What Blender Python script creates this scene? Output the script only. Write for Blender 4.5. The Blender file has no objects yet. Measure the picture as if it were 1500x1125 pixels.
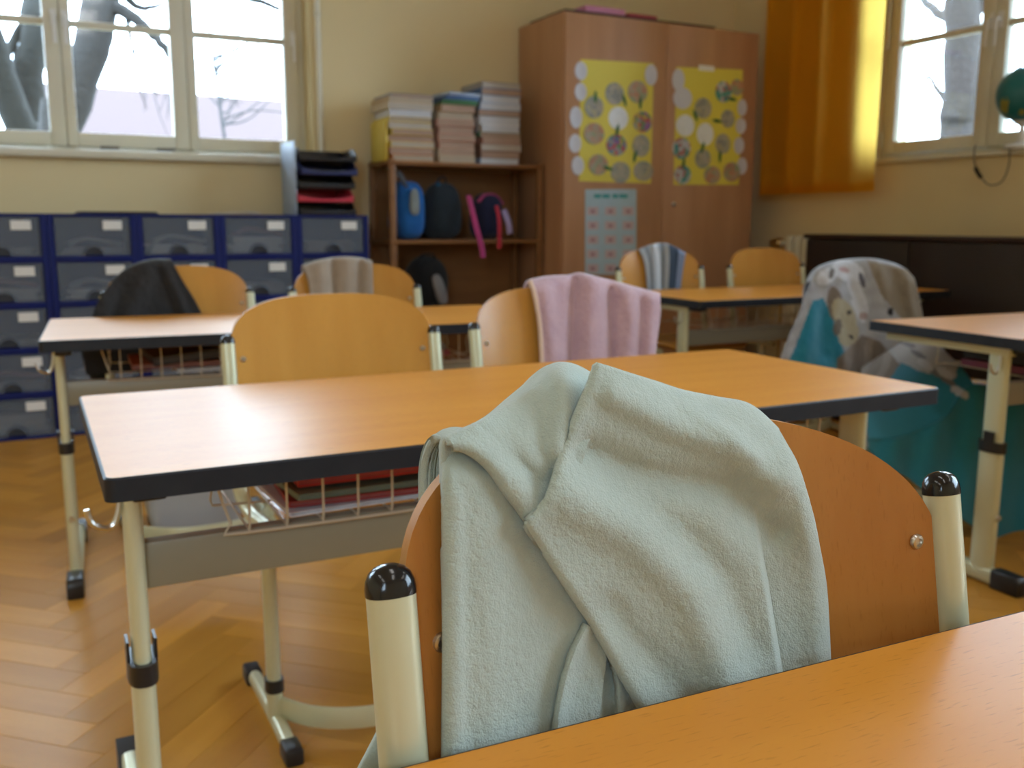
import bpy, bmesh, math, random
import numpy as np
from mathutils import Vector, Matrix

random.seed(7)
sc = bpy.context.scene
COL = sc.collection

# ------------------------------------------------------------------ camera, world, light, exposure
F_PX = 1381.7
HD = 0.64                                   # desk height
CAM = np.array([-0.0537, -1.0657, 0.2721 + HD])
RM = np.array([[0.8916, -0.4528, 0.0030], [-0.0738, -0.1519, -0.9856], [0.4468, 0.8786, -0.1689]])
cd = bpy.data.cameras.new('camera'); cam = bpy.data.objects.new('camera', cd); COL.objects.link(cam)
cam.matrix_world = Matrix(((RM[0][0], -RM[1][0], -RM[2][0], CAM[0]), (RM[0][1], -RM[1][1], -RM[2][1], CAM[1]),
                           (RM[0][2], -RM[1][2], -RM[2][2], CAM[2]), (0, 0, 0, 1)))
cd.sensor_width = 36; cd.lens = F_PX / 1500 * 36; cd.clip_start = 0.02; cd.clip_end = 200
cd.dof.use_dof = True; cd.dof.focus_distance = 0.60; cd.dof.aperture_fstop = 10.0
sc.camera = cam

SKY = 8.5
world = bpy.data.worlds.new('overcast_sky'); sc.world = world; world.use_nodes = True
wn = world.node_tree.nodes; wl = world.node_tree.links
bg = wn['Background']
tc = wn.new('ShaderNodeTexCoord'); sx = wn.new('ShaderNodeSeparateXYZ'); rp = wn.new('ShaderNodeValToRGB')
wl.new(tc.outputs['Generated'], sx.inputs[0]); wl.new(sx.outputs['Z'], rp.inputs[0])
rp.color_ramp.elements[0].position = 0.0; rp.color_ramp.elements[0].color = (0.56, 0.78, 1.0, 1)
rp.color_ramp.elements[1].position = 0.6; rp.color_ramp.elements[1].color = (0.68, 0.85, 1.0, 1)
wl.new(rp.outputs[0], bg.inputs[0]); bg.inputs[1].default_value = SKY

def portal(loc, rot, w, h):
    l = bpy.data.lights.new('window_portal', 'AREA'); l.shape = 'RECTANGLE'; l.size = w; l.size_y = h
    l.cycles.is_portal = True
    o = bpy.data.objects.new('window_portal', l); o.location = loc; o.rotation_euler = rot; COL.objects.link(o)
portal((0.40, 3.93, 2.05), (-math.pi/2, 0, 0), 1.8, 1.7)
portal((-1.80, 3.93, 2.05), (-math.pi/2, 0, 0), 1.8, 1.7)
portal((4.11, 1.62, 2.05), (0, math.pi/2, 0), 1.7, 2.0)
portal((4.11, -1.60, 2.05), (0, math.pi/2, 0), 1.7, 2.9)

portal((-1.95, -3.63, 2.2), (math.pi/2, 0, 0), 1.3, 1.4)
FILL_LAMPS = [(x, y) for x in (-1.4, 0.6, 2.6) for y in (-2.2, -0.6)]
for lx, ly in FILL_LAMPS:                        # unseen fill lights added to brighten the room (housings built further down)
    l = bpy.data.lights.new('fill_light', 'AREA'); l.shape = 'RECTANGLE'; l.size = 0.22; l.size_y = 1.15; l.energy = 2.6; l.color = (1.0, 0.98, 0.94)
    o = bpy.data.objects.new('fill_light', l); o.location = (lx, ly, 2.915); COL.objects.link(o)

vs = sc.view_settings
sc.display_settings.display_device = 'sRGB'
vs.view_transform = 'Standard'; vs.look = 'None'; vs.gamma = 1.0; vs.use_curve_mapping = False
vs.exposure = 1.10
sc.cycles.max_bounces = 10; sc.cycles.diffuse_bounces = 6; sc.cycles.transparent_max_bounces = 16
sc.cycles.sample_clamp_indirect = 8.0
sc.cycles.use_denoising = True

# ------------------------------------------------------------------ rays through the camera: picture point -> place in the room
def ray(u, v):
    u = np.asarray(u, float); v = np.asarray(v, float)
    q = np.stack([(u - 750) / F_PX, (v - 562.5) / F_PX, np.ones_like(u)], -1)
    return q @ RM
def at_y(u, v, y):
    d = ray(u, v); k = (y - CAM[1]) / d[..., 1]; return CAM + k[..., None] * d if k.ndim else CAM + k * d
def at_x(u, v, x):
    d = ray(u, v); k = (x - CAM[0]) / d[..., 0]; return CAM + k * d
def at_z(u, v, z):
    d = ray(u, v); k = (z - CAM[2]) / d[..., 2]; return CAM + k * d

# ------------------------------------------------------------------ materials
def mat(name, base=(0.8, 0.8, 0.8), rough=0.5, metal=0.0, spec=0.5, coat=0.0, sheen=0.0, noise=None, bump=None, trans=0.0, alpha=1.0, coords='Object'):
    """noise = (scale xyz, amount, second colour); bump = (scale, strength, distance)"""
    m = bpy.data.materials.new(name); m.use_nodes = True
    nt = m.node_tree; b = nt.nodes['Principled BSDF']
    b.inputs['Base Color'].default_value = (*base, 1); b.inputs['Roughness'].default_value = rough
    b.inputs['Metallic'].default_value = metal; b.inputs['Specular IOR Level'].default_value = spec
    b.inputs['Coat Weight'].default_value = coat; b.inputs['Sheen Weight'].default_value = sheen
    b.inputs['Alpha'].default_value = alpha; b.inputs['Transmission Weight'].default_value = trans
    t = nt.nodes.new('ShaderNodeTexCoord'); mp = nt.nodes.new('ShaderNodeMapping'); nt.links.new(t.outputs[coords], mp.inputs[0])
    if noise:
        mp.inputs['Scale'].default_value = noise[0]
        n = nt.nodes.new('ShaderNodeTexNoise'); n.inputs['Scale'].default_value = 1.0; n.inputs['Detail'].default_value = 6
        nt.links.new(mp.outputs[0], n.inputs['Vector'])
        r = nt.nodes.new('ShaderNodeMapRange'); r.inputs[1].default_value = 0.3; r.inputs[2].default_value = 0.7; r.inputs[4].default_value = noise[1]
        nt.links.new(n.outputs['Fac'], r.inputs[0])
        mx = nt.nodes.new('ShaderNodeMix'); mx.data_type = 'RGBA'
        mx.inputs[6].default_value = (*base, 1); mx.inputs[7].default_value = (*noise[2], 1)
        nt.links.new(r.outputs[0], mx.inputs[0]); nt.links.new(mx.outputs[2], b.inputs['Base Color'])
    if bump:
        n2 = nt.nodes.new('ShaderNodeTexNoise'); n2.inputs['Scale'].default_value = bump[0]; n2.inputs['Detail'].default_value = 4
        nt.links.new(t.outputs[coords], n2.inputs['Vector'])
        bp = nt.nodes.new('ShaderNodeBump'); bp.inputs['Strength'].default_value = bump[1]; bp.inputs['Distance'].default_value = bump[2]
        nt.links.new(n2.outputs['Fac'], bp.inputs['Height']); nt.links.new(bp.outputs[0], b.inputs['Normal'])
    return m

def wood(name, light, dark, axis, rough=0.3, fleck=0.35, spec=0.5, coat=0.0, per_object=False, scale=1.0):
    """grain running along AXIS: broad bands plus short dark pores, as in beech"""
    m = bpy.data.materials.new(name); m.use_nodes = True
    nt = m.node_tree; N = nt.nodes; Lk = nt.links; b = N['Principled BSDF']
    b.inputs['Roughness'].default_value = rough; b.inputs['Specular IOR Level'].default_value = spec; b.inputs['Coat Weight'].default_value = coat
    b.inputs['Coat Roughness'].default_value = 0.12
    t = N.new('ShaderNodeTexCoord')
    oi = N.new('ShaderNodeObjectInfo'); ge = N.new('ShaderNodeNewGeometry')
    add = N.new('ShaderNodeMath'); add.operation = 'ADD'; Lk.new(oi.outputs['Random'], add.inputs[0]); Lk.new(ge.outputs['Random Per Island'], add.inputs[1])
    fr = N.new('ShaderNodeMath'); fr.operation = 'FRACT'; Lk.new(add.outputs[0], fr.inputs[0])
    off = N.new('ShaderNodeVectorMath'); off.operation = 'SCALE'; off.inputs[0].default_value = (3.1, 5.7, 2.3)
    if per_object: Lk.new(fr.outputs[0], off.inputs[3])
    else: Lk.new(oi.outputs['Random'], off.inputs[3])
    sm = N.new('ShaderNodeVectorMath'); sm.operation = 'ADD'; Lk.new(t.outputs['Object'], sm.inputs[0]); Lk.new(off.outputs[0], sm.inputs[1])
    def noise(sc3, detail):
        mp = N.new('ShaderNodeMapping'); mp.inputs['Scale'].default_value = sc3; Lk.new(sm.outputs[0], mp.inputs[0])
        n = N.new('ShaderNodeTexNoise'); n.inputs['Scale'].default_value = 1; n.inputs['Detail'].default_value = detail
        Lk.new(mp.outputs[0], n.inputs['Vector']); return n
    s1 = [16 * scale] * 3; s1[axis] = 1.6 * scale
    s2 = [520 * scale] * 3; s2[axis] = 60 * scale
    n1 = noise(s1, 5); n2 = noise(s2, 2)
    r1 = N.new('ShaderNodeMapRange'); r1.inputs[1].default_value = 0.3; r1.inputs[2].default_value = 0.7; Lk.new(n1.outputs['Fac'], r1.inputs[0])
    r2 = N.new('ShaderNodeMapRange'); r2.inputs[1].default_value = 0.60; r2.inputs[2].default_value = 0.74; r2.inputs[4].default_value = fleck; Lk.new(n2.outputs['Fac'], r2.inputs[0])
    mx = N.new('ShaderNodeMix'); mx.data_type = 'RGBA'; mx.inputs[6].default_value = (*light, 1); mx.inputs[7].default_value = (*dark, 1); Lk.new(r1.outputs[0], mx.inputs[0])
    m2 = N.new('ShaderNodeMix'); m2.data_type = 'RGBA'; m2.inputs[7].default_value = (dark[0] * 0.55, dark[1] * 0.5, dark[2] * 0.45, 1)
    Lk.new(mx.outputs[2], m2.inputs[6]); Lk.new(r2.outputs[0], m2.inputs[0])
    out = m2.outputs[2]
    if per_object:
        hs = N.new('ShaderNodeHueSaturation'); r3 = N.new('ShaderNodeMapRange'); r3.inputs[3].default_value = 0.84; r3.inputs[4].default_value = 1.12
        Lk.new(fr.outputs[0], r3.inputs[0]); Lk.new(r3.outputs[0], hs.inputs['Value']); Lk.new(out, hs.inputs['Color']); out = hs.outputs[0]
    Lk.new(out, b.inputs['Base Color'])
    return m

def cloth(name, base, second, weight=0.5, bump=(900, 0.5, 0.0012), sheen=0.4, scale=6, transl=0.0):
    m = mat(name, base, 0.95, spec=0.1, sheen=sheen, noise=((scale,) * 3, weight, second), bump=bump)
    m.node_tree.nodes['Principled BSDF'].inputs['Sheen Roughness'].default_value = 0.6
    return m

def glass(name, tint=(1, 1, 1), gloss=0.06):
    m = bpy.data.materials.new(name); m.use_nodes = True; nt = m.node_tree
    for n in list(nt.nodes): nt.nodes.remove(n)
    o = nt.nodes.new('ShaderNodeOutputMaterial'); mx = nt.nodes.new('ShaderNodeMixShader'); tr = nt.nodes.new('ShaderNodeBsdfTransparent')
    gl = nt.nodes.new('ShaderNodeBsdfGlossy'); fr = nt.nodes.new('ShaderNodeFresnel'); fr.inputs[0].default_value = 1.45
    tr.inputs[0].default_value = (*tint, 1); gl.inputs['Roughness'].default_value = gloss
    nt.links.new(fr.outputs[0], mx.inputs[0]); nt.links.new(tr.outputs[0], mx.inputs[1]); nt.links.new(gl.outputs[0], mx.inputs[2]); nt.links.new(mx.outputs[0], o.inputs[0])
    return m

M = {}
M['wall'] = mat('ochre_wall_paint', (0.76, 0.63, 0.37), 0.85, spec=0.2, noise=((3, 3, 3), 0.35, (0.71, 0.58, 0.33)), bump=(120, 0.12, 0.002))
M['ceiling'] = mat('white_ceiling_paint', (0.78, 0.76, 0.70), 0.9, spec=0.2, noise=((2, 2, 2), 0.3, (0.74, 0.72, 0.66)))
M['frame'] = mat('cream_window_paint', (0.70, 0.66, 0.52), 0.4, noise=((5, 5, 5), 0.3, (0.64, 0.60, 0.46)))
M['glass'] = glass('window_glass')
M['desk'] = wood('beech_laminate', (0.65, 0.285, 0.043), (0.59, 0.24, 0.031), 0, rough=0.37, fleck=0.5, spec=0.18)
M['ply'] = wood('varnished_plywood', (0.50, 0.225, 0.055), (0.40, 0.155, 0.03), 2, rough=0.20, fleck=0.25)
M['ply_light'] = wood('varnished_light_plywood', (0.58, 0.29, 0.06), (0.50, 0.235, 0.042), 2, rough=0.20, fleck=0.2)
M['ply_edge'] = wood('plywood_edge', (0.54, 0.27, 0.075), (0.42, 0.19, 0.045), 0, rough=0.5, fleck=0.2, spec=0.15)
M['parquet'] = wood('oak_parquet', (0.58, 0.285, 0.048), (0.48, 0.22, 0.032), 0, rough=0.32, spec=0.08, fleck=0.25, per_object=True, scale=0.8)
M['subfloor'] = mat('subfloor', (0.12, 0.06, 0.025), 0.8, noise=((4, 4, 4), 0.5, (0.09, 0.045, 0.02)))
M['cabinet'] = wood('wardrobe_beech_veneer', (0.49, 0.265, 0.14), (0.41, 0.21, 0.105), 2, rough=0.4, fleck=0.15, scale=0.7)
M['shelfwood'] = wood('shelf_pine', (0.25, 0.11, 0.032), (0.19, 0.078, 0.022), 0, rough=0.45, fleck=0.15)
M['black'] = mat('black_plastic', (0.012, 0.012, 0.014), 0.35, noise=((40, 40, 40), 0.3, (0.018, 0.018, 0.02)))
M['black_gloss'] = mat('glossy_black_plastic', (0.008, 0.008, 0.009), 0.16, noise=((40, 40, 40), 0.3, (0.012, 0.012, 0.014)))
M['edge'] = mat('anthracite_edge_band', (0.012, 0.014, 0.019), 0.45, spec=0.3, noise=((30, 30, 30), 0.4, (0.024, 0.028, 0.034)))
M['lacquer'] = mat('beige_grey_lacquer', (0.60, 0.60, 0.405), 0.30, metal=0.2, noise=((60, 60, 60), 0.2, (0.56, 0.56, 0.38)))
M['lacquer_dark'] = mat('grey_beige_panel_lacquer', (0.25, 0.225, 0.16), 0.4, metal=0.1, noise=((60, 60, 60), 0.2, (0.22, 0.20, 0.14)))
M['wire'] = mat('beige_coated_wire', (0.55, 0.50, 0.38), 0.4, metal=0.3, noise=((60, 60, 60), 0.2, (0.5, 0.45, 0.34)))
M['steel'] = mat('bright_steel', (0.65, 0.64, 0.60), 0.3, metal=1.0, noise=((60, 60, 60), 0.3, (0.55, 0.54, 0.5)))
M['mint'] = cloth('mint_fleece', (0.415, 0.485, 0.43), (0.355, 0.42, 0.37), 0.6, bump=(800, 0.75, 0.0012), sheen=0.3, scale=60)
M['pink'] = cloth('lilac_pink_plush', (0.56, 0.385, 0.44), (0.45, 0.30, 0.37), 0.7, bump=(300, 0.7, 0.002), sheen=0.4, scale=25)
M['pink_hem'] = cloth('cream_hem', (0.75, 0.58, 0.46), (0.68, 0.5, 0.42), 0.5, scale=30)
M['towel'] = cloth('taupe_towel', (0.33, 0.27, 0.205), (0.27, 0.215, 0.16), 0.6, bump=(300, 0.6, 0.002), scale=30)
M['jacket'] = cloth('charcoal_jacket_cloth', (0.022, 0.021, 0.021), (0.03, 0.028, 0.027), 0.6, scale=20, sheen=0.15)
M['paper'] = mat('white_paper', (0.78, 0.77, 0.74), 0.7, noise=((10, 10, 10), 0.3, (0.7, 0.69, 0.66)))
M['navy'] = mat('blue_drawer_frame_plastic', (0.006, 0.013, 0.12), 0.5, spec=0.2, noise=((20, 20, 20), 0.4, (0.005, 0.010, 0.08)))

def flat(name, c, rough=0.6, **k):
    key = name
    if key not in M: M[key] = mat(name, c, rough, noise=((25, 25, 25), 0.35, tuple(x * 0.82 for x in c)), **k)
    return M[key]

# ------------------------------------------------------------------ mesh helpers
class MB:
    def __init__(s): s.v = []; s.f = []; s.mi = []
    def add(s, vs, fs, mi=0):
        o = len(s.v); s.v += [tuple(map(float, p)) for p in vs]; s.f += [tuple(i + o for i in f) for f in fs]; s.mi += [mi] * len(fs); return s
    def box(s, x0, x1, y0, y1, z0, z1, mi=0):
        return s.add([(x0, y0, z0), (x1, y0, z0), (x1, y1, z0), (x0, y1, z0), (x0, y0, z1), (x1, y0, z1), (x1, y1, z1), (x0, y1, z1)],
                     [(0, 3, 2, 1), (4, 5, 6, 7), (0, 1, 5, 4), (1, 2, 6, 5), (2, 3, 7, 6), (3, 0, 4, 7)], mi)
    def prism(s, poly, axis, a0, a1, mi=0):
        """extrude a 2D polygon along AXIS (0: poly in y,z; 1: poly in x,z; 2: poly in x,y)"""
        n = len(poly); vs = []
        for a in (a0, a1):
            for p, q in poly: vs.append((a, p, q) if axis == 0 else (p, a, q) if axis == 1 else (p, q, a))
        fs = [tuple(range(n))[::-1], tuple(range(n, 2 * n))] + [(i, (i + 1) % n, n + (i + 1) % n, n + i) for i in range(n)]
        return s.add(vs, fs, mi)
    def tube(s, path, w=0.01, h=None, n=10, cap=True, power=2.0, side=None, scales=None, mi=0):
        """sweep an oval (half axes w along SIDE, h across) along PATH"""
        h = w if h is None else h
        P = [Vector(p) for p in path]; T = []
        for i in range(len(P)):
            d = (P[min(i + 1, len(P) - 1)] - P[max(i - 1, 0)]); T.append(d.normalized())
        ref = Vector(side) if side is not None else (Vector((0, 0, 1)) if abs(T[0].z) < 0.9 else Vector((1, 0, 0))).cross(T[0])
        vs = []; fs = []
        for i, p in enumerate(P):
            t = T[i]; a = (ref - t * ref.dot(t)).normalized(); b = t.cross(a)
            if side is None: ref = a
            k = scales[i] if scales else 1.0
            for j in range(n):
                th = 2 * math.pi * j / n; c, q = math.cos(th), math.sin(th)
                e = 2.0 / power
                vs.append(p + a * (w * k * math.copysign(abs(c) ** e, c)) + b * (h * k * math.copysign(abs(q) ** e, q)))
        for i in range(len(P) - 1):
            for j in range(n):
                fs.append((i * n + j, i * n + (j + 1) % n, (i + 1) * n + (j + 1) % n, (i + 1) * n + j))
        if cap: fs += [tuple(range(n))[::-1], tuple((len(P) - 1) * n + j for j in range(n))]
        return s.add(vs, fs, mi)
    def lathe(s, prof, c=(0, 0, 0), n=20, axis=2, mi=0, sx=1.0, sy=1.0):
        vs = []; fs = []
        for r, z in prof:
            for j in range(n):
                th = 2 * math.pi * j / n; x, y = r * math.cos(th) * sx, r * math.sin(th) * sy
                vs.append((c[0] + x, c[1] + y, c[2] + z) if axis == 2 else (c[0] + x, c[1] + z, c[2] + y) if axis == 1 else (c[0] + z, c[1] + x, c[2] + y))
        for i in range(len(prof) - 1):
            for j in range(n): fs.append((i * n + j, i * n + (j + 1) % n, (i + 1) * n + (j + 1) % n, (i + 1) * n + j))
        fs += [tuple(range(n))[::-1], tuple((len(prof) - 1) * n + j for j in range(n))]
        return s.add(vs, fs, mi)
    def grid(s, G, mi=0):
        nr, nc = G.shape[:2]; o = len(s.v)
        s.v += [tuple(p) for p in G.reshape(-1, 3)]
        f = [(o + r * nc + c, o + r * nc + c + 1, o + (r + 1) * nc + c + 1, o + (r + 1) * nc + c) for r in range(nr - 1) for c in range(nc - 1)]
        s.f += f; s.mi += [mi] * len(f); return s
    def build(s, name, m, parent=None, bevel=0.0, smooth=True, angle=40, seg=2, loc=None, rot=None):
        me = bpy.data.meshes.new(name); me.from_pydata(s.v, [], s.f)
        ms = m if isinstance(m, (list, tuple)) else [m]
        for q in ms: me.materials.append(q)
        if len(ms) > 1: me.polygons.foreach_set('material_index', s.mi)
        if len(s.v) < 60000 or bevel:
            bm = bmesh.new(); bm.from_mesh(me)
            bmesh.ops.recalc_face_normals(bm, faces=bm.faces)
            if bevel:
                ed = [e for e in bm.edges if len(e.link_faces) == 2 and e.calc_face_angle(0) > math.radians(40)]
                bmesh.ops.bevel(bm, geom=ed, offset=bevel, segments=seg, profile=0.5, affect='EDGES', clamp_overlap=True)
            bm.to_mesh(me); bm.free()
        if smooth:
            me.polygons.foreach_set('use_smooth', [True] * len(me.polygons))
            me.set_sharp_from_angle(angle=math.radians(angle))
        me.update()
        o = bpy.data.objects.new(name, me); COL.objects.link(o)
        if parent is not None: o.parent = parent
        if loc is not None: o.location = loc
        if rot is not None: o.rotation_euler = rot
        return o

def tag(o, label=None, cat=None, group=None, kind=None):
    for k, v in (('label', label), ('category', cat), ('group', group), ('kind', kind)):
        if v: o[k] = v
    return o
def thing(name, label, cat, loc=(0, 0, 0), rz=0.0, group=None):
    o = bpy.data.objects.new(name, None); COL.objects.link(o); o.location = loc; o.rotation_euler = (0, 0, rz); o.empty_display_size = 0.1
    return tag(o, label, cat, group)
def copy_tree(o, parent=None):
    c = o.copy(); COL.objects.link(c)
    if parent is not None: c.parent = parent
    for ch in list(o.children): copy_tree(ch, c)
    return c
def struct(o): o['kind'] = 'structure'; return o
def label(o, t): o['label'] = t; return o

def crom(pts, n):
    """n points evenly spaced along a smooth curve through PTS"""
    P = np.asarray(pts, float)
    if len(P) == 2: 
        return P[0] + (P[1] - P[0]) * np.linspace(0, 1, n)[:, None]
    Q = np.vstack([2 * P[0] - P[1], P, 2 * P[-1] - P[-2]]); out = []
    for i in range(1, len(Q) - 2):
        t = np.linspace(0, 1, 24, endpoint=False)[:, None]
        a, b, c, d = Q[i - 1], Q[i], Q[i + 1], Q[i + 2]
        out.append(0.5 * ((2 * b) + (c - a) * t + (2 * a - 5 * b + 4 * c - d) * t ** 2 + (3 * b - a - 3 * c + d) * t ** 3))
    out = np.vstack(out + [P[-1:]])
    s = np.r_[0, np.cumsum(np.linalg.norm(np.diff(out, axis=0), axis=1))]
    g = np.linspace(0, s[-1], n)
    return np.stack([np.interp(g, s, out[:, k]) for k in range(P.shape[1])], 1)

def coons(top, right, bottom, left, nc, nr):
    """patch of nr x nc points; top and bottom run left to right, left and right run top to bottom"""
    T, B, L, R = crom(top, nc), crom(bottom, nc), crom(left, nr), crom(right, nr)
    s = np.linspace(0, 1, nc)[None, :, None]; t = np.linspace(0, 1, nr)[:, None, None]
    return ((1 - t) * T[None] + t * B[None] + (1 - s) * L[:, None] + s * R[:, None]
            - ((1 - s) * (1 - t) * T[0] + s * (1 - t) * T[-1] + (1 - s) * t * B[0] + s * t * B[-1]))

def vnoise(P, scale, seed=0):
    Q = P * scale; i = np.floor(Q).astype(np.int64); f = Q - i; f = f * f * (3 - 2 * f)
    def h(a):
        n = (a[..., 0] * 73856093) ^ (a[..., 1] * 19349663) ^ (a[..., 2] * 83492791) ^ (seed * 2654435)
        n = (n ^ (n >> 13)) * 1274126177 & 0x7fffffff
        return ((n ^ (n >> 16)) & 0xffff) / 65535.0
    r = 0
    for dx in (0, 1):
        for dy in (0, 1):
            for dz in (0, 1):
                w = (f[..., 0] if dx else 1 - f[..., 0]) * (f[..., 1] if dy else 1 - f[..., 1]) * (f[..., 2] if dz else 1 - f[..., 2])
                r = r + w * h(i + np.array([dx, dy, dz]))
    return r - 0.5

def pdist(X, pts):
    """distance of picture points X to the polyline PTS, and how far along it (0..1)"""
    P = np.asarray(pts, float); best = np.full(X.shape[:-1], 1e9); al = np.zeros(X.shape[:-1]); n = len(P) - 1
    for i in range(n):
        a, b = P[i], P[i + 1]; ab = b - a
        t = np.clip(((X - a) @ ab) / (ab @ ab), 0, 1)
        d = np.linalg.norm(X - (a + t[..., None] * ab), axis=-1)
        k = d < best; best = np.where(k, d, best); al = np.where(k, (i + t) / n, al)
    return best, al
def ridge(X, pts, width, amp, fade=False):
    d, a = pdist(X, pts); r = amp * np.exp(-(d / width) ** 2)
    return r * np.sin(np.pi * np.clip(a, 0.02, 0.98)) if fade else r
def sstep(a, b, x): 
    t = np.clip((x - a) / (b - a), 0, 1); return t * t * (3 - 2 * t)
# ------------------------------------------------------------------ the room
XL, XR, YF, YB, ZC = -3.1, 3.88, -3.4, 3.70, 3.05
def wall_x(name, y0, y1, x0, x1, holes):
    """wall along x between y0 and y1, HOLES = [(xa, xb, za, zb)]"""
    m = MB(); xs = x0
    for xa, xb, za, zb in sorted(holes):
        m.box(xs, xa, y0, y1, 0, ZC); m.box(xa, xb, y0, y1, 0, za); m.box(xa, xb, y0, y1, zb, ZC); xs = xb
    m.box(xs, x1, y0, y1, 0, ZC)
    return struct(m.build(name, M['wall'], smooth=False))
def wall_y(name, x0, x1, y0, y1, holes):
    m = MB(); ys = y0
    for ya, yb, za, zb in sorted(holes):
        m.box(x0, x1, ys, ya, 0, ZC); m.box(x0, x1, ya, yb, 0, za); m.box(x0, x1, ya, yb, zb, ZC); ys = yb
    m.box(x0, x1, ys, y1, 0, ZC)
    return struct(m.build(name, M['wall'], smooth=False))
W1 = (-0.46, 1.255, 1.225, 2.92); W2 = (-2.66, -0.945, 1.225, 2.92)
W3 = (0.66, 2.57, 1.235, 2.92); W4 = (-3.05, -0.19, 1.12, 2.92)
wall_x('wall_back', YB, YB + 0.25, XL, XR + 0.25, [W1, W2])
wall_y('wall_right', XR, XR + 0.25, YF, YB, [W3, W4])
WF = [(-2.6, -1.3, 1.5, 2.92)]
wall_x('wall_front', YF - 0.2, YF, XL, XR, WF)
wall_y('wall_left', XL - 0.2, XL, YF, YB, [])
struct(MB().box(XL - 0.2, XR + 0.25, YF - 0.2, YB + 0.25, ZC, ZC + 0.2).build('ceiling', M['ceiling'], smooth=False))

# floor: oak herringbone laid at 45 degrees, one board one object where the photograph lets the boards be told apart
floor = struct(MB().box(XL - 0.2, XR + 0.25, YF - 0.2, YB + 0.25, -0.06, -0.012).build('floor', M['subfloor'], smooth=False))
PW, PN = 0.08, 6
def board_mesh():
    g = 0.0003; m = MB(); L, W = PW * PN, PW; c = 0.0007
    o = [(g, g), (L - g, g), (L - g, W - g), (g, W - g)]; i = [(g + c, g + c), (L - g - c, g + c), (L - g - c, W - g - c), (g + c, W - g - c)]
    vs = [(x - L / 2, y - W / 2, -0.012) for x, y in o] + [(x - L / 2, y - W / 2, -c * 0.5) for x, y in o] + [(x - L / 2, y - W / 2, 0) for x, y in i]
    fs = [(8, 9, 10, 11)] + [(a + k, a + (k + 1) % 4, a + 4 + (k + 1) % 4, a + 4 + k) for a in (0, 4) for k in range(4)]
    return m.add(vs, fs)
bm_ = board_mesh(); b0 = None; rest = MB()
def pix(p):
    q = RM @ (np.array(p) - CAM)
    return (750 + F_PX * q[0] / q[2], 562.5 + F_PX * q[1] / q[2], q[2])
boards = []
c45 = math.cos(math.radians(47)); s45 = math.sin(math.radians(47))
for k in range(-95, 96):
    for mm in range(-9, 10):
        for kind in (0, 1):
            if kind == 0: cx, cy, ang = (k + 2 * PN * mm + PN / 2) * PW, (k + 0.5) * PW, 0.0
            else: cx, cy, ang = (k + 0.5) * PW, (k - 2 * PN + 1 + 2 * PN * mm + PN / 2) * PW, math.pi / 2
            x, y = cx * c45 - cy * s45 + 0.02, cx * s45 + cy * c45 + 0.03
            if XL - 0.1 < x < XR + 0.15 and YF - 0.1 < y < YB + 0.15: boards.append((x, y, ang + math.radians(47)))
def seen(x, y):
    u, v, d = pix((x, y, 0))
    return d > 0.3 and ((-40 < u < 600 and 625 < v < 1165) or (1380 < u < 1560 and 780 < v < 960))
for x, y, a in boards:
    if seen(x, y):
        if b0 is None: o = b0 = bm_.build('board', M['parquet'], floor, smooth=False)
        else: o = b0.copy(); COL.objects.link(o)
        o.location = (x, y, 0); o.rotation_euler = (0, 0, a); o.parent = floor
    else:
        ca, sa = math.cos(a), math.sin(a)
        rest.add([(x + vx * ca - vy * sa, y + vx * sa + vy * ca, vz) for vx, vy, vz in bm_.v], bm_.f)
tag(rest.build('parquet_field', M['parquet'], floor, smooth=False), kind='stuff')

# windows: frame, three casements each with muntins, panes, handle, hinge
def window_x(name, x0, x1, z0, z1, y, splits, gl=0.045):
    fr = MB()
    fr.box(x0, x0 + 0.035, y, y + 0.07, z0, z1); fr.box(x1 - 0.035, x1, y, y + 0.07, z0, z1)
    fr.box(x0 + 0.035, x1 - 0.035, y, y + 0.07, z0, z0 + 0.025); fr.box(x0 + 0.035, x1 - 0.035, y, y + 0.07, z1 - 0.04, z1)
    for sp in splits[1:-1]: fr.box(sp - 0.028, sp + 0.028, y + 0.041, y + 0.07, z0 + 0.025, z1 - 0.04)
    w = struct(fr.build(name, M['frame'], bevel=0.003))
    gr = gl + 0.022
    for i in range(len(splits) - 1):
        a, b = splits[i] + 0.001, splits[i + 1] - 0.001; s = MB(); zz0, zz1 = z0 + 0.027, z1 - 0.042
        s.box(a, a + gl, y - 0.02, y + 0.04, zz0, zz1); s.box(b - gr, b, y - 0.02, y + 0.04, zz0, zz1)
        s.box(a + gl, b - gr, y - 0.02, y + 0.04, zz0, zz0 + 0.062); s.box(a + gl, b - gr, y - 0.02, y + 0.04, zz1 - 0.055, zz1)
        so = s.build('casement', M['frame'], w, bevel=0.005)
        mu = MB()
        for zm in (z0 + 0.555, z0 + 1.03): mu.box(a + gl, b - gr, y - 0.004, y + 0.03, zm, zm + 0.03)
        mu.build('muntin', M['frame'], so, bevel=0.003)
        zs = [zz0 + 0.062, z0 + 0.555, z0 + 1.03, zz1 - 0.055]
        for k in range(3): MB().box(a + gl, b - gr, y + 0.012, y + 0.016, zs[k] + (0.03 if k else 0), zs[k + 1]).build('pane', M['glass'], so, smooth=False)
        h = MB(); hx = (a + 0.022) if i % 2 else (b - 0.022)
        h.box(hx - 0.013, hx + 0.013, y - 0.028, y - 0.0195, z0 + 0.55, z0 + 0.62); h.tube([(hx, y - 0.028, z0 + 0.59), (hx, y - 0.05, z0 + 0.59), (hx, y - 0.056, z0 + 0.575), (hx, y - 0.056, z0 + 0.47)], 0.009, 0.006, 8)
        h.build('handle', flat('white_handle', (0.8, 0.79, 0.76), 0.35), so, bevel=0)
    return w
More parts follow.
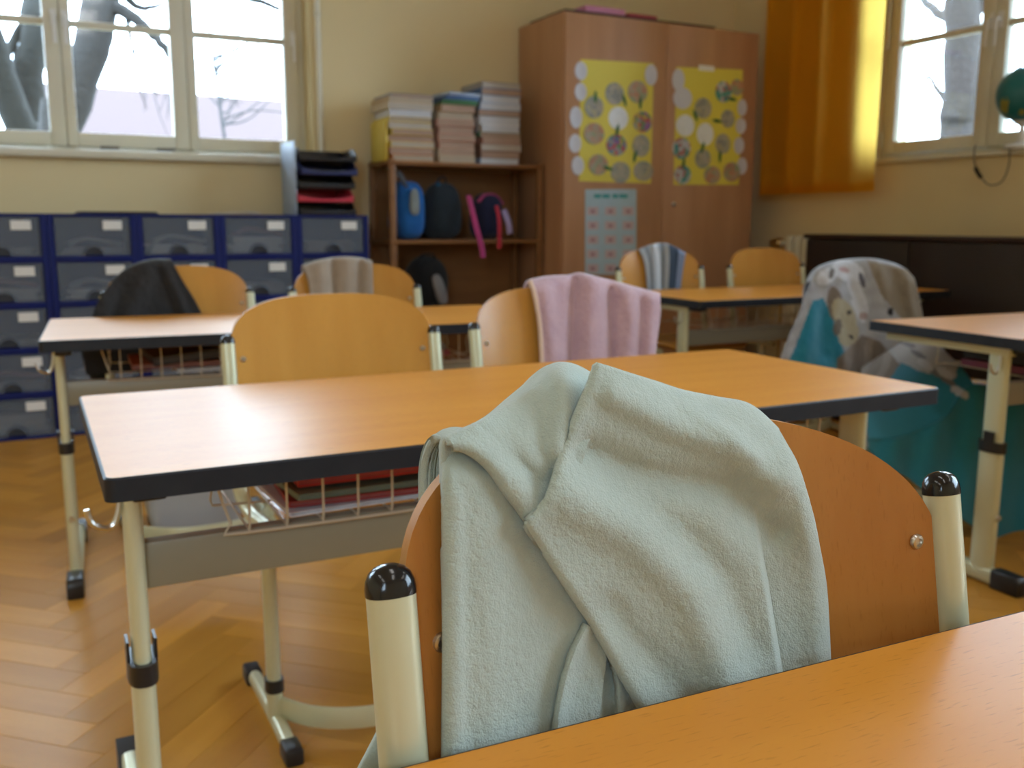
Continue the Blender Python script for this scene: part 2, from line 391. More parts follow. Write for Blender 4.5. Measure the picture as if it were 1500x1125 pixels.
def window_y(name, y0, y1, z0, z1, x, splits, gl=0.055):
    w = window_x(name, -y1, -y0, z0, z1, 0.0, [-s for s in splits], gl)   # built along x, then turned to face the room from the right
    w.rotation_euler = (0, 0, -math.pi / 2); w.location = (x, 0, 0)
    return w
def hinge(parent, x, y, z0, z1, side):
    return MB().lathe([(0.008, z0), (0.008, z1)], (x, y, 0), 10).build('hinge', M['frame'], parent)
w1 = window_x('window_1', W1[0], W1[1], W1[2], W1[3], YB + 0.14, [-0.42, 0.144, 0.682, 1.22])
w2 = window_x('window_2', W2[0], W2[1], W2[2], W2[3], YB + 0.14, [-2.62, -2.06, -1.52, -0.98])
w3 = window_y('window_3', W3[0], W3[1], W3[2], W3[3], XR + 0.07, [2.535, 1.94, 1.33, 0.695])
w4 = window_y('window_4', W4[0], W4[1], W4[2], W4[3], XR + 0.07, [-0.225, -0.92, -1.62, -2.32, -3.015])
for k, (xa, xb, za, zb) in enumerate(WF):          # unseen window added behind the camera for more light: plain frame, two panes
    f = MB(); xm = (xa + xb) / 2; y0, y1 = YF - 0.12, YF - 0.06
    f.box(xa, xa + 0.06, y0, y1, za, zb).box(xb - 0.06, xb, y0, y1, za, zb).box(xm - 0.05, xm + 0.05, y0, y1, za, zb).box(xa + 0.06, xm - 0.05, y0, y1, za, za + 0.06).box(xm + 0.05, xb - 0.06, y0, y1, za, za + 0.06).box(xa + 0.06, xm - 0.05, y0, y1, zb - 0.06, zb).box(xm + 0.05, xb - 0.06, y0, y1, zb - 0.06, zb)
    wf = struct(f.build('window_%d' % (5 + k), M['frame'], smooth=False))
    for a, b in ((xa + 0.06, xm - 0.05), (xm + 0.05, xb - 0.06)): MB().box(a, b, y0 + 0.028, y0 + 0.032, za + 0.06, zb - 0.06).build('pane', M['glass'], wf, smooth=False)
for z0, z1 in ((1.30, 1.37), (1.78, 2.10)): hinge(w3, -2.545, -0.03, z0, z1, 1)
for k in (0.32, 0.57): MB().box(k - 0.04, k + 0.04, YB + 0.105, YB + 0.14, 1.246, 1.256).build('drain_clip', flat('grey_clip', (0.22, 0.2, 0.17)), w1)
# sills
struct(MB().box(W1[0] - 0.06, W1[1] + 0.0, YB - 0.055, YB + 0.14, 1.19, 1.228).build('trim_1', M['frame'], bevel=0.008))
struct(MB().box(W2[0] - 0.06, W2[1] + 0.06, YB - 0.055, YB + 0.14, 1.19, 1.228).build('trim_2', M['frame'], bevel=0.008))
struct(MB().box(XR - 0.03, XR + 0.07, W3[0] - 0.04, W3[1] + 0.02, 1.215, 1.238).build('trim_3', M['frame'], bevel=0.005))
struct(MB().box(XR - 0.03, XR + 0.07, W4[0] - 0.04, W4[1] + 0.04, 1.10, 1.123).build('trim_4', M['frame'], bevel=0.005))
# skirting
struct(MB().box(XL, XR, YB - 0.018, YB, 0, 0.09).build('baseboard_back', M['shelfwood'], bevel=0.004))
struct(MB().box(XR - 0.018, XR, YF, YB - 0.018, 0, 0.09).build('baseboard_right', M['shelfwood'], bevel=0.004))
struct(MB().box(XL, XL + 0.018, YF, YB - 0.018, 0, 0.09).build('baseboard_left', M['shelfwood'], bevel=0.004))

# housings and rods for the added fill lights, above the frame
for i, (lx, ly) in enumerate(FILL_LAMPS):
    p = thing('fill_lamp', 'added unseen fill lamp of the %s row, %s' % (('front', 'middle')[i % 2], ('by the blank side wall', 'above the room centre', 'by the right wall windows')[i // 2]), 'lamp', (lx, ly, 2.92), 0, 'added fill lamps')
    MB().box(-0.15, 0.15, -0.62, 0.62, 0.008, 0.06).box(-0.15, -0.135, -0.62, 0.62, -0.02, 0.008).box(0.135, 0.15, -0.62, 0.62, -0.02, 0.008).build('housing', flat('white_housing', (0.75, 0.75, 0.73), 0.4), p, bevel=0.003)
    for yy in (-0.4, 0.4): MB().tube([(0, yy, 0.06), (0, yy, ZC - 2.92)], 0.006, n=8).build('rod', M['steel'], p)

# heating pipe beside the left window
p = thing('heating_pipe', 'thin cream heating pipe running up the wall between window and shelf', 'pipe', (1.288, YB - 0.022, 0))
MB().lathe([(0.013, 0.0), (0.013, ZC)], n=14).build('tube', flat('cream_pipe', (0.78, 0.74, 0.6), 0.35), p)
for z in (0.5, 1.9, 2.7): MB().lathe([(0.017, z), (0.017, z + 0.02)], n=14).box(-0.006, 0.006, 0.01, 0.022, z + 0.004, z + 0.016).build('clamp', M['frame'], p)

# ------------------------------------------------------------------ outside: ground, houses, trees
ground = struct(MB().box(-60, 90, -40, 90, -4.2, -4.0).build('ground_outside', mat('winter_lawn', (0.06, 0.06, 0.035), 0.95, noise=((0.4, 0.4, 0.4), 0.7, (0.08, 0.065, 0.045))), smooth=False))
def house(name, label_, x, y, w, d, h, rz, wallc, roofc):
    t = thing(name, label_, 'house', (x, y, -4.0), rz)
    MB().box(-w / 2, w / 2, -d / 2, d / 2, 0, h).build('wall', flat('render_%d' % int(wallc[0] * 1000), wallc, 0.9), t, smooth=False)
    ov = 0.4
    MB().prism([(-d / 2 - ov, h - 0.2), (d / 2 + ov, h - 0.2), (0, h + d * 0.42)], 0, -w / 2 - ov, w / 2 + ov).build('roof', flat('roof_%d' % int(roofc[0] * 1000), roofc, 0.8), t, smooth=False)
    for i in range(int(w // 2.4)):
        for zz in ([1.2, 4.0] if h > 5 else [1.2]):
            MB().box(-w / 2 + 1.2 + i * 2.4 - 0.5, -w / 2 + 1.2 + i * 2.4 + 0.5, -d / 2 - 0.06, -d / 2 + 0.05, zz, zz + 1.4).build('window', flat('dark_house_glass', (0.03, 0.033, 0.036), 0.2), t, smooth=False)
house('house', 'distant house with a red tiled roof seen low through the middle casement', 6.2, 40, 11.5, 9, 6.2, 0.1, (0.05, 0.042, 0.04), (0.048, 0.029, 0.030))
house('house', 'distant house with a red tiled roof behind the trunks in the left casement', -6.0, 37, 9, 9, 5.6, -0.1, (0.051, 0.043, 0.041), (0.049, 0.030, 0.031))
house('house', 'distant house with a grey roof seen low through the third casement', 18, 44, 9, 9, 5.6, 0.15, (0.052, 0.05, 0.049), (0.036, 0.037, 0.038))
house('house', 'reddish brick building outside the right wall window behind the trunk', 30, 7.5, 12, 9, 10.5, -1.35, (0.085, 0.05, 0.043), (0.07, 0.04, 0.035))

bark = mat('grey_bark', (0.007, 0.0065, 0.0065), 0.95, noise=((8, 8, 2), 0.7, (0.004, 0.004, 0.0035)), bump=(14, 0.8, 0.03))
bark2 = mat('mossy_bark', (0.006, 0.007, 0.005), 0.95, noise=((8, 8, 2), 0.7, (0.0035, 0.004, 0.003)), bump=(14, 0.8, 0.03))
def limb(m, pts, r0, r1, n=9, seed=0):
    P = crom(pts, max(6, len(pts) * 5)); rng = np.random.default_rng(seed)
    P[1:-1] += rng.normal(0, r0 * 0.07, P[1:-1].shape)
    m.tube(P, 1.0, 1.0, n, scales=list(np.linspace(r0, r1, len(P))))
def tree(name, label_, trunks, branches, bk, base):
    t = thing(name, label_, 'tree', base)
    B = np.array(base); k = 0
    for pts, r0, r1 in trunks:
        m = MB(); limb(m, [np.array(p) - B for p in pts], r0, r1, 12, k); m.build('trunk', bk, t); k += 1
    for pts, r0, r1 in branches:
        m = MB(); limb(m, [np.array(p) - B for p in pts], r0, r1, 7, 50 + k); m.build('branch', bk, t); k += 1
def Y(y, *pts): return [at_y(u, v, y + dy) for u, v, dy in pts]
g1 = at_y(30, 900, 9.0); g1[2] = -4.0
tree('tree', 'mossy forked tree standing outside the left casement', [
    ([g1] + Y(9, (38, 260, 0), (40, 190, 0), (46, 110, 0), (52, 45, 0), (60, -60, .3), (75, -300, .5)), 0.20, 0.10),
    ([g1 + [-.05, 0, 0]] + Y(9, (45, 250, -.1), (28, 190, -.2), (8, 130, -.3), (-12, 70, -.4), (-70, -80, -.5)), 0.19, 0.12)],
    [(Y(9, (-5, 95, -.2), (15, 70, 0), (35, 32, 0), (60, -10, .1), (110, -60, .1)), 0.05, 0.02),
     (Y(9, (24, 160, 0), (20, 95, .1), (26, 60, .2)), 0.02, 0.01),
     (Y(9, (50, 30, 0), (90, 2, -.2), (150, -40, -.4)), 0.05, 0.03)], bark2, tuple(g1))
g2 = at_y(40, 900, 8.0); g2[2] = -4.0
tree('tree', 'grey tree leaning across the middle casement with drooping branches', [
    ([g2] + Y(8, (80, 250, 0), (96, 190, 0), (117, 125, 0), (134, 65, 0), (148, 5, 0), (160, -60, .2), (185, -250, .3)), 0.17, 0.14)],
    [(Y(8, (150, 5, 0), (185, 18, -.1), (215, 42, -.2), (245, 75, -.3), (270, 120, -.3)), 0.065, 0.02),
     (Y(8, (148, -5, 0), (175, -12, 0), (205, 12, .1), (240, 5, .2)), 0.05, 0.015),
     (Y(8, (185, 20, -.1), (192, 60, -.1), (203, 90, -.2), (218, 120, -.2), (232, 140, -.2)), 0.022, 0.006),
     (Y(8, (165, 38, 0), (163, 65, 0), (150, 80, 0)), 0.016, 0.006),
     (Y(8, (150, -30, 0), (210, -18, .2), (300, -14, .3), (360, -4, .3), (405, 12, .3), (440, 30, .3)), 0.06, 0.02),
     (Y(8, (198, 88, -.2), (205, 130, -.1), (215, 160, -.1)), 0.010, 0.004)], bark, tuple(g2))
g3 = at_y(330, 900, 20.0); g3[2] = -4.0
tr = [([g3] + Y(20, (330, 250, 0), (322, 160, 0), (312, 90, 0), (306, 40, 0)), 0.09, 0.02)]
rng = np.random.default_rng(3); brs = []
for i in range(26):
    u0 = rng.uniform(305, 330); v0 = rng.uniform(60, 190); u = u0 + rng.uniform(-15, 100); v = v0 - rng.uniform(0, 60)
    brs.append((Y(20, (322 + (v0 - 160) * 0.13, v0, 0), ((u + u0) / 2, v0 - 14 + rng.uniform(-8, 8), .3), (u, v, .4), (u + rng.uniform(2, 24), v - rng.uniform(-12, 30), .5)), 0.022, 0.008))
for i in range(7):
    u0 = rng.uniform(190, 250); v0 = rng.uniform(20, 120)
    brs.append((Y(20, (u0, v0, 0), (u0 + 8, v0 + 25, .2), (u0 + 14 + rng.uniform(-6, 10), v0 + 60, .2), (u0 + 30 * rng.random(), v0 + 90, .2)), 0.016, 0.006))
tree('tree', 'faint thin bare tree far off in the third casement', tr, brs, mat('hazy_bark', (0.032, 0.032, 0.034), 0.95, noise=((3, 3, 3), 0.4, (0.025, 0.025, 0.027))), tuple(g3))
def Xp(x, *pts): return [at_x(u, v, x + dx) for u, v, dx in pts]
g4 = at_x(1385, 900, 10.5); g4[2] = -4.0
tree('tree', 'thick pale brown tree trunk close outside the right wall window', [
    ([g4] + Xp(10.5, (1402, 250, 0), (1404, 190, 0), (1408, 120, 0), (1412, 60, 0), (1410, 0, 0), (1404, -150, 0)), 0.26, 0.20)],
    [(Xp(10.5, (1395, 90, 0), (1410, 55, .1), (1430, 20, .2), (1450, -40, .2)), 0.10, 0.05),
     (Xp(10.5, (1388, 150, 0), (1372, 130, .1), (1360, 112, .2), (1352, 128, .2)), 0.045, 0.02),
     (Xp(10.5, (1396, 30, 0), (1372, 18, .1), (1350, -8, .2), (1336, -40, .2)), 0.07, 0.04)],
    mat('pale_bark', (0.024, 0.019, 0.016), 0.95, noise=((8, 8, 2), 0.7, (0.012, 0.009, 0.008)), bump=(14, 0.8, 0.03)), tuple(g4))

# ------------------------------------------------------------------ desks
def rrect(x0, x1, y0, y1, r, n=5):
    P = []
    for cx, cy, a0 in ((x1 - r, y1 - r, 0), (x0 + r, y1 - r, 90), (x0 + r, y0 + r, 180), (x1 - r, y0 + r, 270)):
        for k in range(n + 1):
            a = math.radians(a0 + 90 * k / n); P.append((cx + r * math.cos(a), cy + r * math.sin(a)))
    return P
DL, DD, DT = 1.30, 0.55, 0.027
def make_desk(label_, loc, group='pupils desks'):
    t = thing('school_desk', label_, 'desk', loc, 0, group)
    e = 0.003
    MB().prism(rrect(e, DL - e, e, DD - e, 0.010), 2, HD - DT + 0.001, HD).build('tabletop', M['desk'], t, smooth=False)
    o, i = rrect(0, DL, 0, DD, 0.013), rrect(e, DL - e, e, DD - e, 0.010); c = rrect(0.0018, DL - 0.0018, 0.0018, DD - 0.0018, 0.0115); n = len(o)
    rows = [[(x, y, HD - DT) for x, y in i], [(x, y, HD - DT) for x, y in o], [(x, y, HD - 0.0022) for x, y in o], [(x, y, HD - 0.0002) for x, y in c], [(x, y, HD + 0.0001) for x, y in i]]
    MB().add(sum(rows, []), [(r * n + k, r * n + (k + 1) % n, (r + 1) * n + (k + 1) % n, (r + 1) * n + k) for r in range(4) for k in range(n)]).build('edge_band', M['edge'], t, angle=30)
    for sx, x in ((1, 0.036), (-1, DL - 0.050)):
        yl = 0.14
        lg = MB().tube([(x, yl, 0.26), (x, yl, HD - DT - 0.001)], 0.0115, 0.029, 20, power=2.6, side=(1, 0, 0)).build('leg', M['lacquer'], t)
        MB().tube([(x, yl, 0.345), (x, yl, 0.372)], 0.0185, 0.037, 20, power=2.6, side=(1, 0, 0)).box(x - 0.018, x - 0.0145, yl - 0.015, yl + 0.015, 0.372, 0.398).box(x + 0.0145, x + 0.018, yl - 0.015, yl + 0.015, 0.372, 0.398).build('clamp_ring', M['black'], lg)
        MB().tube([(x, yl, 0.02), (x, yl, 0.352)], 0.0145, 0.033, 20, power=2.6, side=(1, 0, 0)).build('lower_tube', M['lacquer'], lg)
        MB().tube([(x, 0.06, 0.026), (x, 0.50, 0.026)], 0.0165, 0.022, 16, power=3, side=(1, 0, 0)).build('foot_rail', M['lacquer'], lg)
        for y0, y1 in ((0.018, 0.10), (0.47, 0.545)):
            MB().prism([(y0, 0.0), (y1, 0.0), (y1, 0.050), ((y0 if y0 < .1 else y1 - 0.01) + 0.012, 0.050), (y0, 0.036)], 0, x - 0.0195, x + 0.0195).build('foot_cap', M['black'], lg, bevel=0.005)
        MB().tube([(x, yl - 0.034, 0.18), (x, yl - 0.0385, 0.18)], 0.007, 0.007, 10).build('bolt', M['steel'], lg)
        MB().box(x - 0.014, x + 0.014, 0.105, 0.50, HD - DT - 0.022, HD - DT).build('top_rail', M['lacquer'], t, bevel=0.003)
        MB().box(x - 0.006 if sx > 0 else x - 0.032, x + 0.032 if sx > 0 else x + 0.006, 0.045, 0.105, HD - DT - 0.016, HD - DT - 0.001).build('bracket', M['black'], t, bevel=0.004)
        xo = x - sx * 0.012
        if sx > 0: MB().tube(crom([(xo, yl - 0.01, HD - DT - 0.02), (xo - sx * 0.004, yl - 0.012, HD - 0.075), (xo - sx * 0.012, yl - 0.012, HD - 0.091), (xo - sx * 0.024, yl - 0.014, HD - 0.091), (xo - sx * 0.035, yl - 0.015, HD - 0.082), (xo - sx * 0.039, yl - 0.015, HD - 0.066)], 18), 0.0037, n=8).build('bag_hook', M['steel'], t)
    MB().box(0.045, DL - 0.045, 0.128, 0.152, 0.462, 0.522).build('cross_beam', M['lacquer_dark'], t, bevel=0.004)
    for x0 in (0.140, 0.70):
        x1 = x0 + 0.45; y0, y1, zt, zb = 0.118, 0.43, HD - DT, HD - 0.118; m = MB(); R = 0.0017
        nx = 9
        for k in range(nx):
            x = x0 + 0.033 + 0.048 * k
            m.tube(crom([(x, y0, zt), (x, y0, zb + 0.012), (x, y0 + 0.012, zb), (x, y1, zb + 0.004)], 12), R, n=6)
        for y in (y0 + 0.13, y1):
            m.tube(crom([(x0, y, zt), (x0 + 0.014, y, zb + 0.02), (x0 + 0.026, y, zb), (x1 - 0.026, y, zb), (x1 - 0.014, y, zb + 0.02), (x1, y, zt)], 24), R, n=6)
        m.tube(crom([(x0 - 0.012, y0 - 0.002, zt), (x0 + 0.004, y0 - 0.002, zb + 0.03), (x0 + 0.014, y0 - 0.002, zb + 0.006), (x0 + 0.035, y0 - 0.002, zb - 0.001), (x1 - 0.03, y0 - 0.002, zb - 0.001), (x1 - 0.012, y0 - 0.002, zb + 0.01), (x1, y0 - 0.002, zt)], 26), R * 1.2, n=6)
        m.build('book_basket', M['wire'], t)
    return t
desk_near = make_desk('beech desk nearest the camera, its far edge in front of the mint fleece', (0, 0, 0))
desk_near.rotation_euler.z = -0.030; desk_near.location = (-0.021, -1.195, 0)
desk_mid = make_desk('whole beech desk in the middle with red and green folders in its basket', (0, 0, 0))
desk_fl = make_desk('beech desk before the blue drawers with the charcoal jacket chair behind it', (-0.05, 1.342, 0)); desk_fl.rotation_euler.z = -0.065
desk_r = make_desk('beech desk at the right edge beside the teal animal blanket', (2.038, 0.316, 0)); desk_r.rotation_euler.z = -0.05
desk_fr = make_desk('beech desk in front of the wardrobe with the striped cloth chair', (2.045, 1.60, 0))

# ------------------------------------------------------------------ chairs
CA, SAG, LEAN, YBK = 0.2110, 0.026, 0.175, 0.19
def back_y(u, z, zt):
    return YBK - LEAN * (zt - z) + SAG * (1 - np.clip(u / CA, -1, 1) ** 2)
def top_z(s, zt): return zt - 0.036 + 0.103 * (1 - abs(s) ** 2.85) ** (1 / 2.85)
def make_chair(label_, loc, zt, ply, rz=0.0, group='pupils chairs', droop=0.0):
    t = thing('school_chair', label_, 'chair', loc, rz, group)
    zs = zt - 0.292
    # curved plywood back
    nc, nr, th = 45, 16, 0.0085; m = MB(); zb = zt - 0.185
    F = np.zeros((nr, nc, 3)); B = F.copy(); a = CA - 0.006
    for j in range(nc):
        s = math.sin(math.pi / 2 * (2 * j / (nc - 1) - 1)); u = s * a; zt_ = top_z(s, zt) - droop * ((s + 1) / 2) ** 1.7; zb_ = zb + 0.03 * abs(s) ** 8
        for i in range(nr):
            z = zb_ + (zt_ - zb_) * i / (nr - 1); y = back_y(u, z, zt)
            F[i, j] = (u, y - th / 2, z); B[i, j] = (u, y + th / 2, z)
    m.grid(F, 0); o = len(m.v); m.grid(B[:, ::-1], 0)
    rim = [(i, 0) for i in range(nr)] + [(nr - 1, j) for j in range(1, nc)] + [(i, nc - 1) for i in range(nr - 2, -1, -1)] + [(0, j) for j in range(nc - 2, 0, -1)]
    n = len(rim)
    m.f += [(i1 * nc + j1, i0 * nc + j0, o + i0 * nc + nc - 1 - j0, o + i1 * nc + nc - 1 - j1) for (i0, j0), (i1, j1) in zip(rim, rim[1:] + rim[:1])]; m.mi += [1] * n
    m.build('backrest', [ply, M['ply_edge']], t, angle=35)
    # seat
    S = MB(); P = rrect(-0.185, 0.185, -0.19, 0.165, 0.05, 6); rows = []
    for dz, ins in ((-0.010, 0.003), (-0.007, 0), (-0.003, 0), (0, 0.003)):
        rows.append([(x * (1 - ins / 0.185), y * (1 - ins / 0.185), zs + dz + (0 if y > -0.12 else -4.0 * (y + 0.12) ** 2) + 0.25 * x * x) for x, y in P])
    k = len(P); S.add(sum(rows, []), [(r * k + q, r * k + (q + 1) % k, (r + 1) * k + (q + 1) % k, (r + 1) * k + q) for r in range(3) for q in range(k)] + [tuple(range(k))[::-1], tuple(range(3 * k, 4 * k))])
    S.build('seat', ply, t, angle=50)
    for sx in (-1, 1):
        x = sx * CA; py = lambda z: YBK - LEAN * (zt - z)
        zr = zs - 0.028
        pa = crom([(x, py(zt - 0.019), zt - 0.019), (x, py(zt - 0.15), zt - 0.15), (x, py(zs + 0.06), zs + 0.06), (x, py(zs) - 0.012, zs + 0.0), (x * 0.97, py(zs) - 0.07, zr), (x * 0.93, -0.02, zr), (x * 0.93, -0.10, zr)], 40)
        po = MB().tube(pa, 0.0132, 0.0115, 20, power=2.3, side=(1, 0, 0)).build('post', M['lacquer'], t, angle=50)
        prof = [(1.0, 0), (1.0, 0.0035), (0.95, 0.0075), (0.82, 0.0115), (0.6, 0.0143), (0.3, 0.0158), (0.02, 0.0162)]
        c = MB(); pts = [(x, py(zt - 0.019 + d), zt - 0.019 + d) for _, d in prof]
        c.tube(pts, 0.0136, 0.0119, 20, power=2.3, side=(1, 0, 0), scales=[r for r, _ in prof]).build('post_cap', M['black_gloss'], po, angle=60)
        xs, zz = sx * (CA - 0.027), zt - 0.050
        ys = back_y(xs, zz, zt) - th / 2
        MB().lathe([(0.0056, 0.0005), (0.0056, -0.0012), (0.0048, -0.0024), (0.0030, -0.0028), (0.0026, -0.0012), (0.0005, -0.0012)], (xs, ys, zz), 18, axis=1).build('screw', M['steel'], t, angle=40)
        xc = x * 0.93
        co = MB().tube([(xc, -0.03, 0.085), (xc, -0.02, zr)], 0.0125, 0.017, 18, power=2.4, side=(1, 0, 0)).build('column', M['lacquer'], t)
        MB().tube([(xc, -0.0305, 0.075), (xc, -0.0298, 0.098)], 0.0165, 0.021, 18, power=2.4, side=(1, 0, 0)).build('clamp_ring', M['black'], co)
        MB().tube([(xc, -0.033, 0.02), (xc, -0.0305, 0.085)], 0.0140, 0.0185, 18, power=2.4, side=(1, 0, 0)).build('lower_tube', M['lacquer'], co)
        fo = MB().tube(crom([(xc, -0.15, 0.016), (xc, -0.05, 0.022), (xc, 0.08, 0.022), (xc, 0.17, 0.016)], 14), 0.0125, 0.014, 14, power=2.6, side=(1, 0, 0)).build('foot_rail', M['lacquer'], t)
        for y0, y1 in ((-0.175, -0.125), (0.145, 0.195)):
            MB().box(xc - 0.016, xc + 0.016, y0, y1, 0.0, 0.032).build('foot_cap', M['black'], fo, bevel=0.006)
    xc = CA * 0.93
    MB().tube(crom([(-xc, -0.03, 0.045), (-xc + 0.05, -0.10, 0.045), (-xc + 0.12, -0.14, 0.045), (0, -0.15, 0.045), (xc - 0.12, -0.14, 0.045), (xc - 0.05, -0.10, 0.045), (xc, -0.03, 0.045)], 40), 0.021, 0.006, 12, power=3, side=(0, 0, 1)).build('crossbar', M['lacquer'], t)
    return t
CH = {}
def chair(key, label_, x, yb, zt, ply='ply', droop=0.0):
    CH[key] = (x, yb - YBK, zt, 0.0); return make_chair(label_, (x, yb - YBK, 0), zt, M[ply], droop=droop)
chair('mint', 'large plywood chair in front carrying the mint fleece blanket', 0.3145, -0.613, 0.7375, droop=0.043)
chair('plain', 'bare light plywood chair tucked behind the middle desk', 0.482, 0.77, 0.702, 'ply_light')
chair('pink', 'plywood chair behind the middle desk under the lilac plush blanket', 1.012, 0.80, 0.700, 'ply_light')
chair('towel', 'plywood chair behind the far desk with the taupe towel on its back', 0.895, 1.93, 0.710, 'ply_light')
chair('jacket', 'plywood chair with a charcoal jacket over its back before the blue drawers', 0.345, 1.95, 0.712, 'ply_light')
chair('striped', 'plywood chair with a blue striped cloth before the wardrobe', 2.315, 2.22, 0.735, 'ply_light')
chair('bare', 'bare plywood chair before the wardrobe, next to the dark sideboard', 2.895, 2.22, 0.735, 'ply_light')
chair('animal', 'chair wholly covered by the teal blanket with animal print', 2.345, 1.14, 0.725, 'ply_light')

# ------------------------------------------------------------------ cloths on the chairs
def chair_map(key):
    cx, cy, zt, tw = CH[key]
    def f(X):
        """picture points -> places on the front of that chair's back"""
        u, v = X[..., 0], X[..., 1]; y = np.full(u.shape, cy + YBK)
        for _ in range(8):
            P = at_y(u, v, y) if False else CAM + ray(u, v) * ((y - CAM[1]) / ray(u, v)[..., 1])[..., None]
            y = cy + back_y(P[..., 0] - cx, P[..., 2], zt) - 0.006
        return P
    return f
def toward(P):
    d = CAM - P; d[..., 2] *= 0.35
    return d / np.linalg.norm(d, axis=-1)[..., None]
def over_top(G, r, drop, rows=8, y2=0.0, ks=None):
    """carry the top row of the sheet G over the chair's back and down behind it"""
    T = G[0]; out = []; r = r * (np.ones(len(T)) if ks is None else ks)
    for k in range(1, rows + 1):
        a = math.pi / 2 * k / rows; q = T.copy(); q[:, 1] += r * math.sin(a) + y2 * k / rows; q[:, 2] -= r * (1 - math.cos(a)); out.append(q)
    for k in range(1, rows + 1):
        q = out[rows - 1].copy(); q[:, 2] -= drop * k / rows; out.append(q)
    return np.concatenate([np.stack(out[::-1]), G], 0)
def drape(key, top, right, bottom, left, nc, nr, off, wrap=(0.02, 0.12), round_=0.014, roundpx=14, rel=None, soft=None):
    X = coons(top, right, bottom, left, nc, nr); P = chair_map(key)(X)
    d = off(X) if callable(off) else np.full(X.shape[:-1], off)
    if wrap:
        dt, _ = pdist(X, crom(top, 60)); k = np.clip(1 - dt / roundpx, 0, 1); d = d - round_ * (1 - np.sqrt(1 - k ** 2 * 0.999)) * (soft(X) if soft else 1.0)
    P = P + toward(P) * d[..., None]
    if rel: P = P + toward(P) * (rel[1] * (vnoise(P, rel[0]) + 0.6 * vnoise(P, rel[0] * 2.1, 5)))[..., None]
    if wrap: P = over_top(P, wrap[0], wrap[1], ks=soft(X[0]) if soft else None)
    return P
def solid(o, t):
    m = o.modifiers.new('thickness', 'SOLIDIFY'); m.thickness = t; m.offset = 0.0
    return o

# the mint fleece
sil_tip = (873, 530)
flap = [sil_tip, (862, 560), (842, 605), (823, 650), (810, 695), (792, 730), (770, 753)]
diag = [(770, 753), (800, 800), (835, 852), (870, 905), (905, 965), (945, 1032), (975, 1080)]
def offC(X):
    x, y = X[..., 0], X[..., 1]
    d = np.full(x.shape, 0.0235)
    d += ridge(X, [(900, 570), (985, 612), (1075, 645), (1138, 695)], 24, 0.0090)
    d += ridge(X, [(860, 655), (950, 690), (1060, 710), (1130, 775)], 27, -0.0105)
    d += ridge(X, [(1000, 590), (1060, 625), (1105, 660)], 9, 0.0025)
    d += ridge(X, [(840, 720), (930, 770), (1010, 850), (1060, 960), (1080, 1050)], 36, 0.0088)
    d += ridge(X, [(900, 700), (990, 760), (1060, 840), (1100, 940)], 26, -0.0048)
    d += ridge(X, [(890, 880), (950, 950), (1010, 1020)], 26, -0.0048)
    d += ridge(X, [(1135, 640), (1172, 720), (1188, 800), (1195, 950)], 22, 0.0024)
    e = np.interp(y, [600, 690, 760, 850, 980, 1060], [1118, 1108, 1104, 1120, 1141, 1154])
    d -= (sstep(-5, 2, x - e) * sstep(720, 860, y)) * 0.014 + sstep(-60, 30, x - e) * 0.003
    d += 0.003 * np.exp(-(pdist(X, flap)[0] / 22) ** 2)
    dr, _ = pdist(X, [(1140, 630), (1180, 705), (1198, 790), (1211, 900), (1215, 1000)])
    d -= 0.012 * (1 - np.sqrt(1 - np.clip(1 - dr / 20, 0, 1) ** 2 * 0.999))
    d -= 0.0035 * np.exp(-pdist(X, diag)[0] / 3.0) + 0.0022 * np.exp(-pdist(X, flap)[0] / 1.6)
    return d
def offA(X):
    x, y = X[..., 0], X[..., 1]
    d = np.full(x.shape, 0.010) + 0.002 * sstep(900, 760, y) - 0.004 * sstep(700, 660, y)
    d += ridge(X, [(700, 700), (715, 850), (720, 1080)], 26, 0.0022) + ridge(X, [(760, 760), (800, 900), (830, 1060)], 40, -0.0025)
    d += ridge(X, [(668, 720), (668, 1080)], 9, 0.0016) + ridge(X, [(880, 930), (892, 970), (890, 1060)], 15, -0.006)
    d -= 0.007 * (1 - np.sqrt(1 - np.clip(1 - (x - 652) / 9, 0, 1) ** 2 * 0.999))
    return d
sheets = []
REL = (300, 0.0007)
topA = [(647, 652), (670, 638), (702, 648), (742, 692), (800, 765)]
sheets.append(drape('mint', topA, [(800, 765), (860, 850), (905, 925), (985, 1060)], [(652, 1105), (800, 1085), (985, 1060)], [(647, 652), (649, 730), (653, 900), (652, 1105)], 210, 300, offA, (0.035, 0.030), 0.022, 60, REL, lambda X: 0.25 + 0.75 * sstep(735, 690, X[..., 0])))
crease = [(662, 650), (676, 651), (692, 658), (716, 678), (742, 714), (766, 746), (800, 800)]
topB = [(654, 641), (666, 635), (682, 628), (722, 611), (760, 588), (786, 569), (806, 549), (826, 540), (846, 545), (864, 555), (900, 572)]
def offB(X):
    x, y = X[..., 0], X[..., 1]
    d = np.full(x.shape, 0.0205) - 0.001 * np.exp(-(pdist(X, flap)[0] / 30) ** 2)
    d += ridge(X, [(655, 655), (700, 650), (745, 690), (790, 745)], 14, 0.0025)
    d += ridge(X, [(735, 650), (775, 685), (800, 715)], 12, -0.0045, True)
    d += ridge(X, [(820, 560), (826, 600), (815, 650)], 17, 0.0050)
    d += ridge(X, [(780, 600), (790, 640), (806, 690)], 15, -0.0030)
    d += ridge(X, [(856, 570), (838, 610)], 9, -0.003)
    dc, _ = pdist(X, crom(crease, 50))
    d -= 0.007 * (1 - np.sqrt(1 - np.clip(1 - dc / 9, 0, 1) ** 2 * 0.999))
    return d
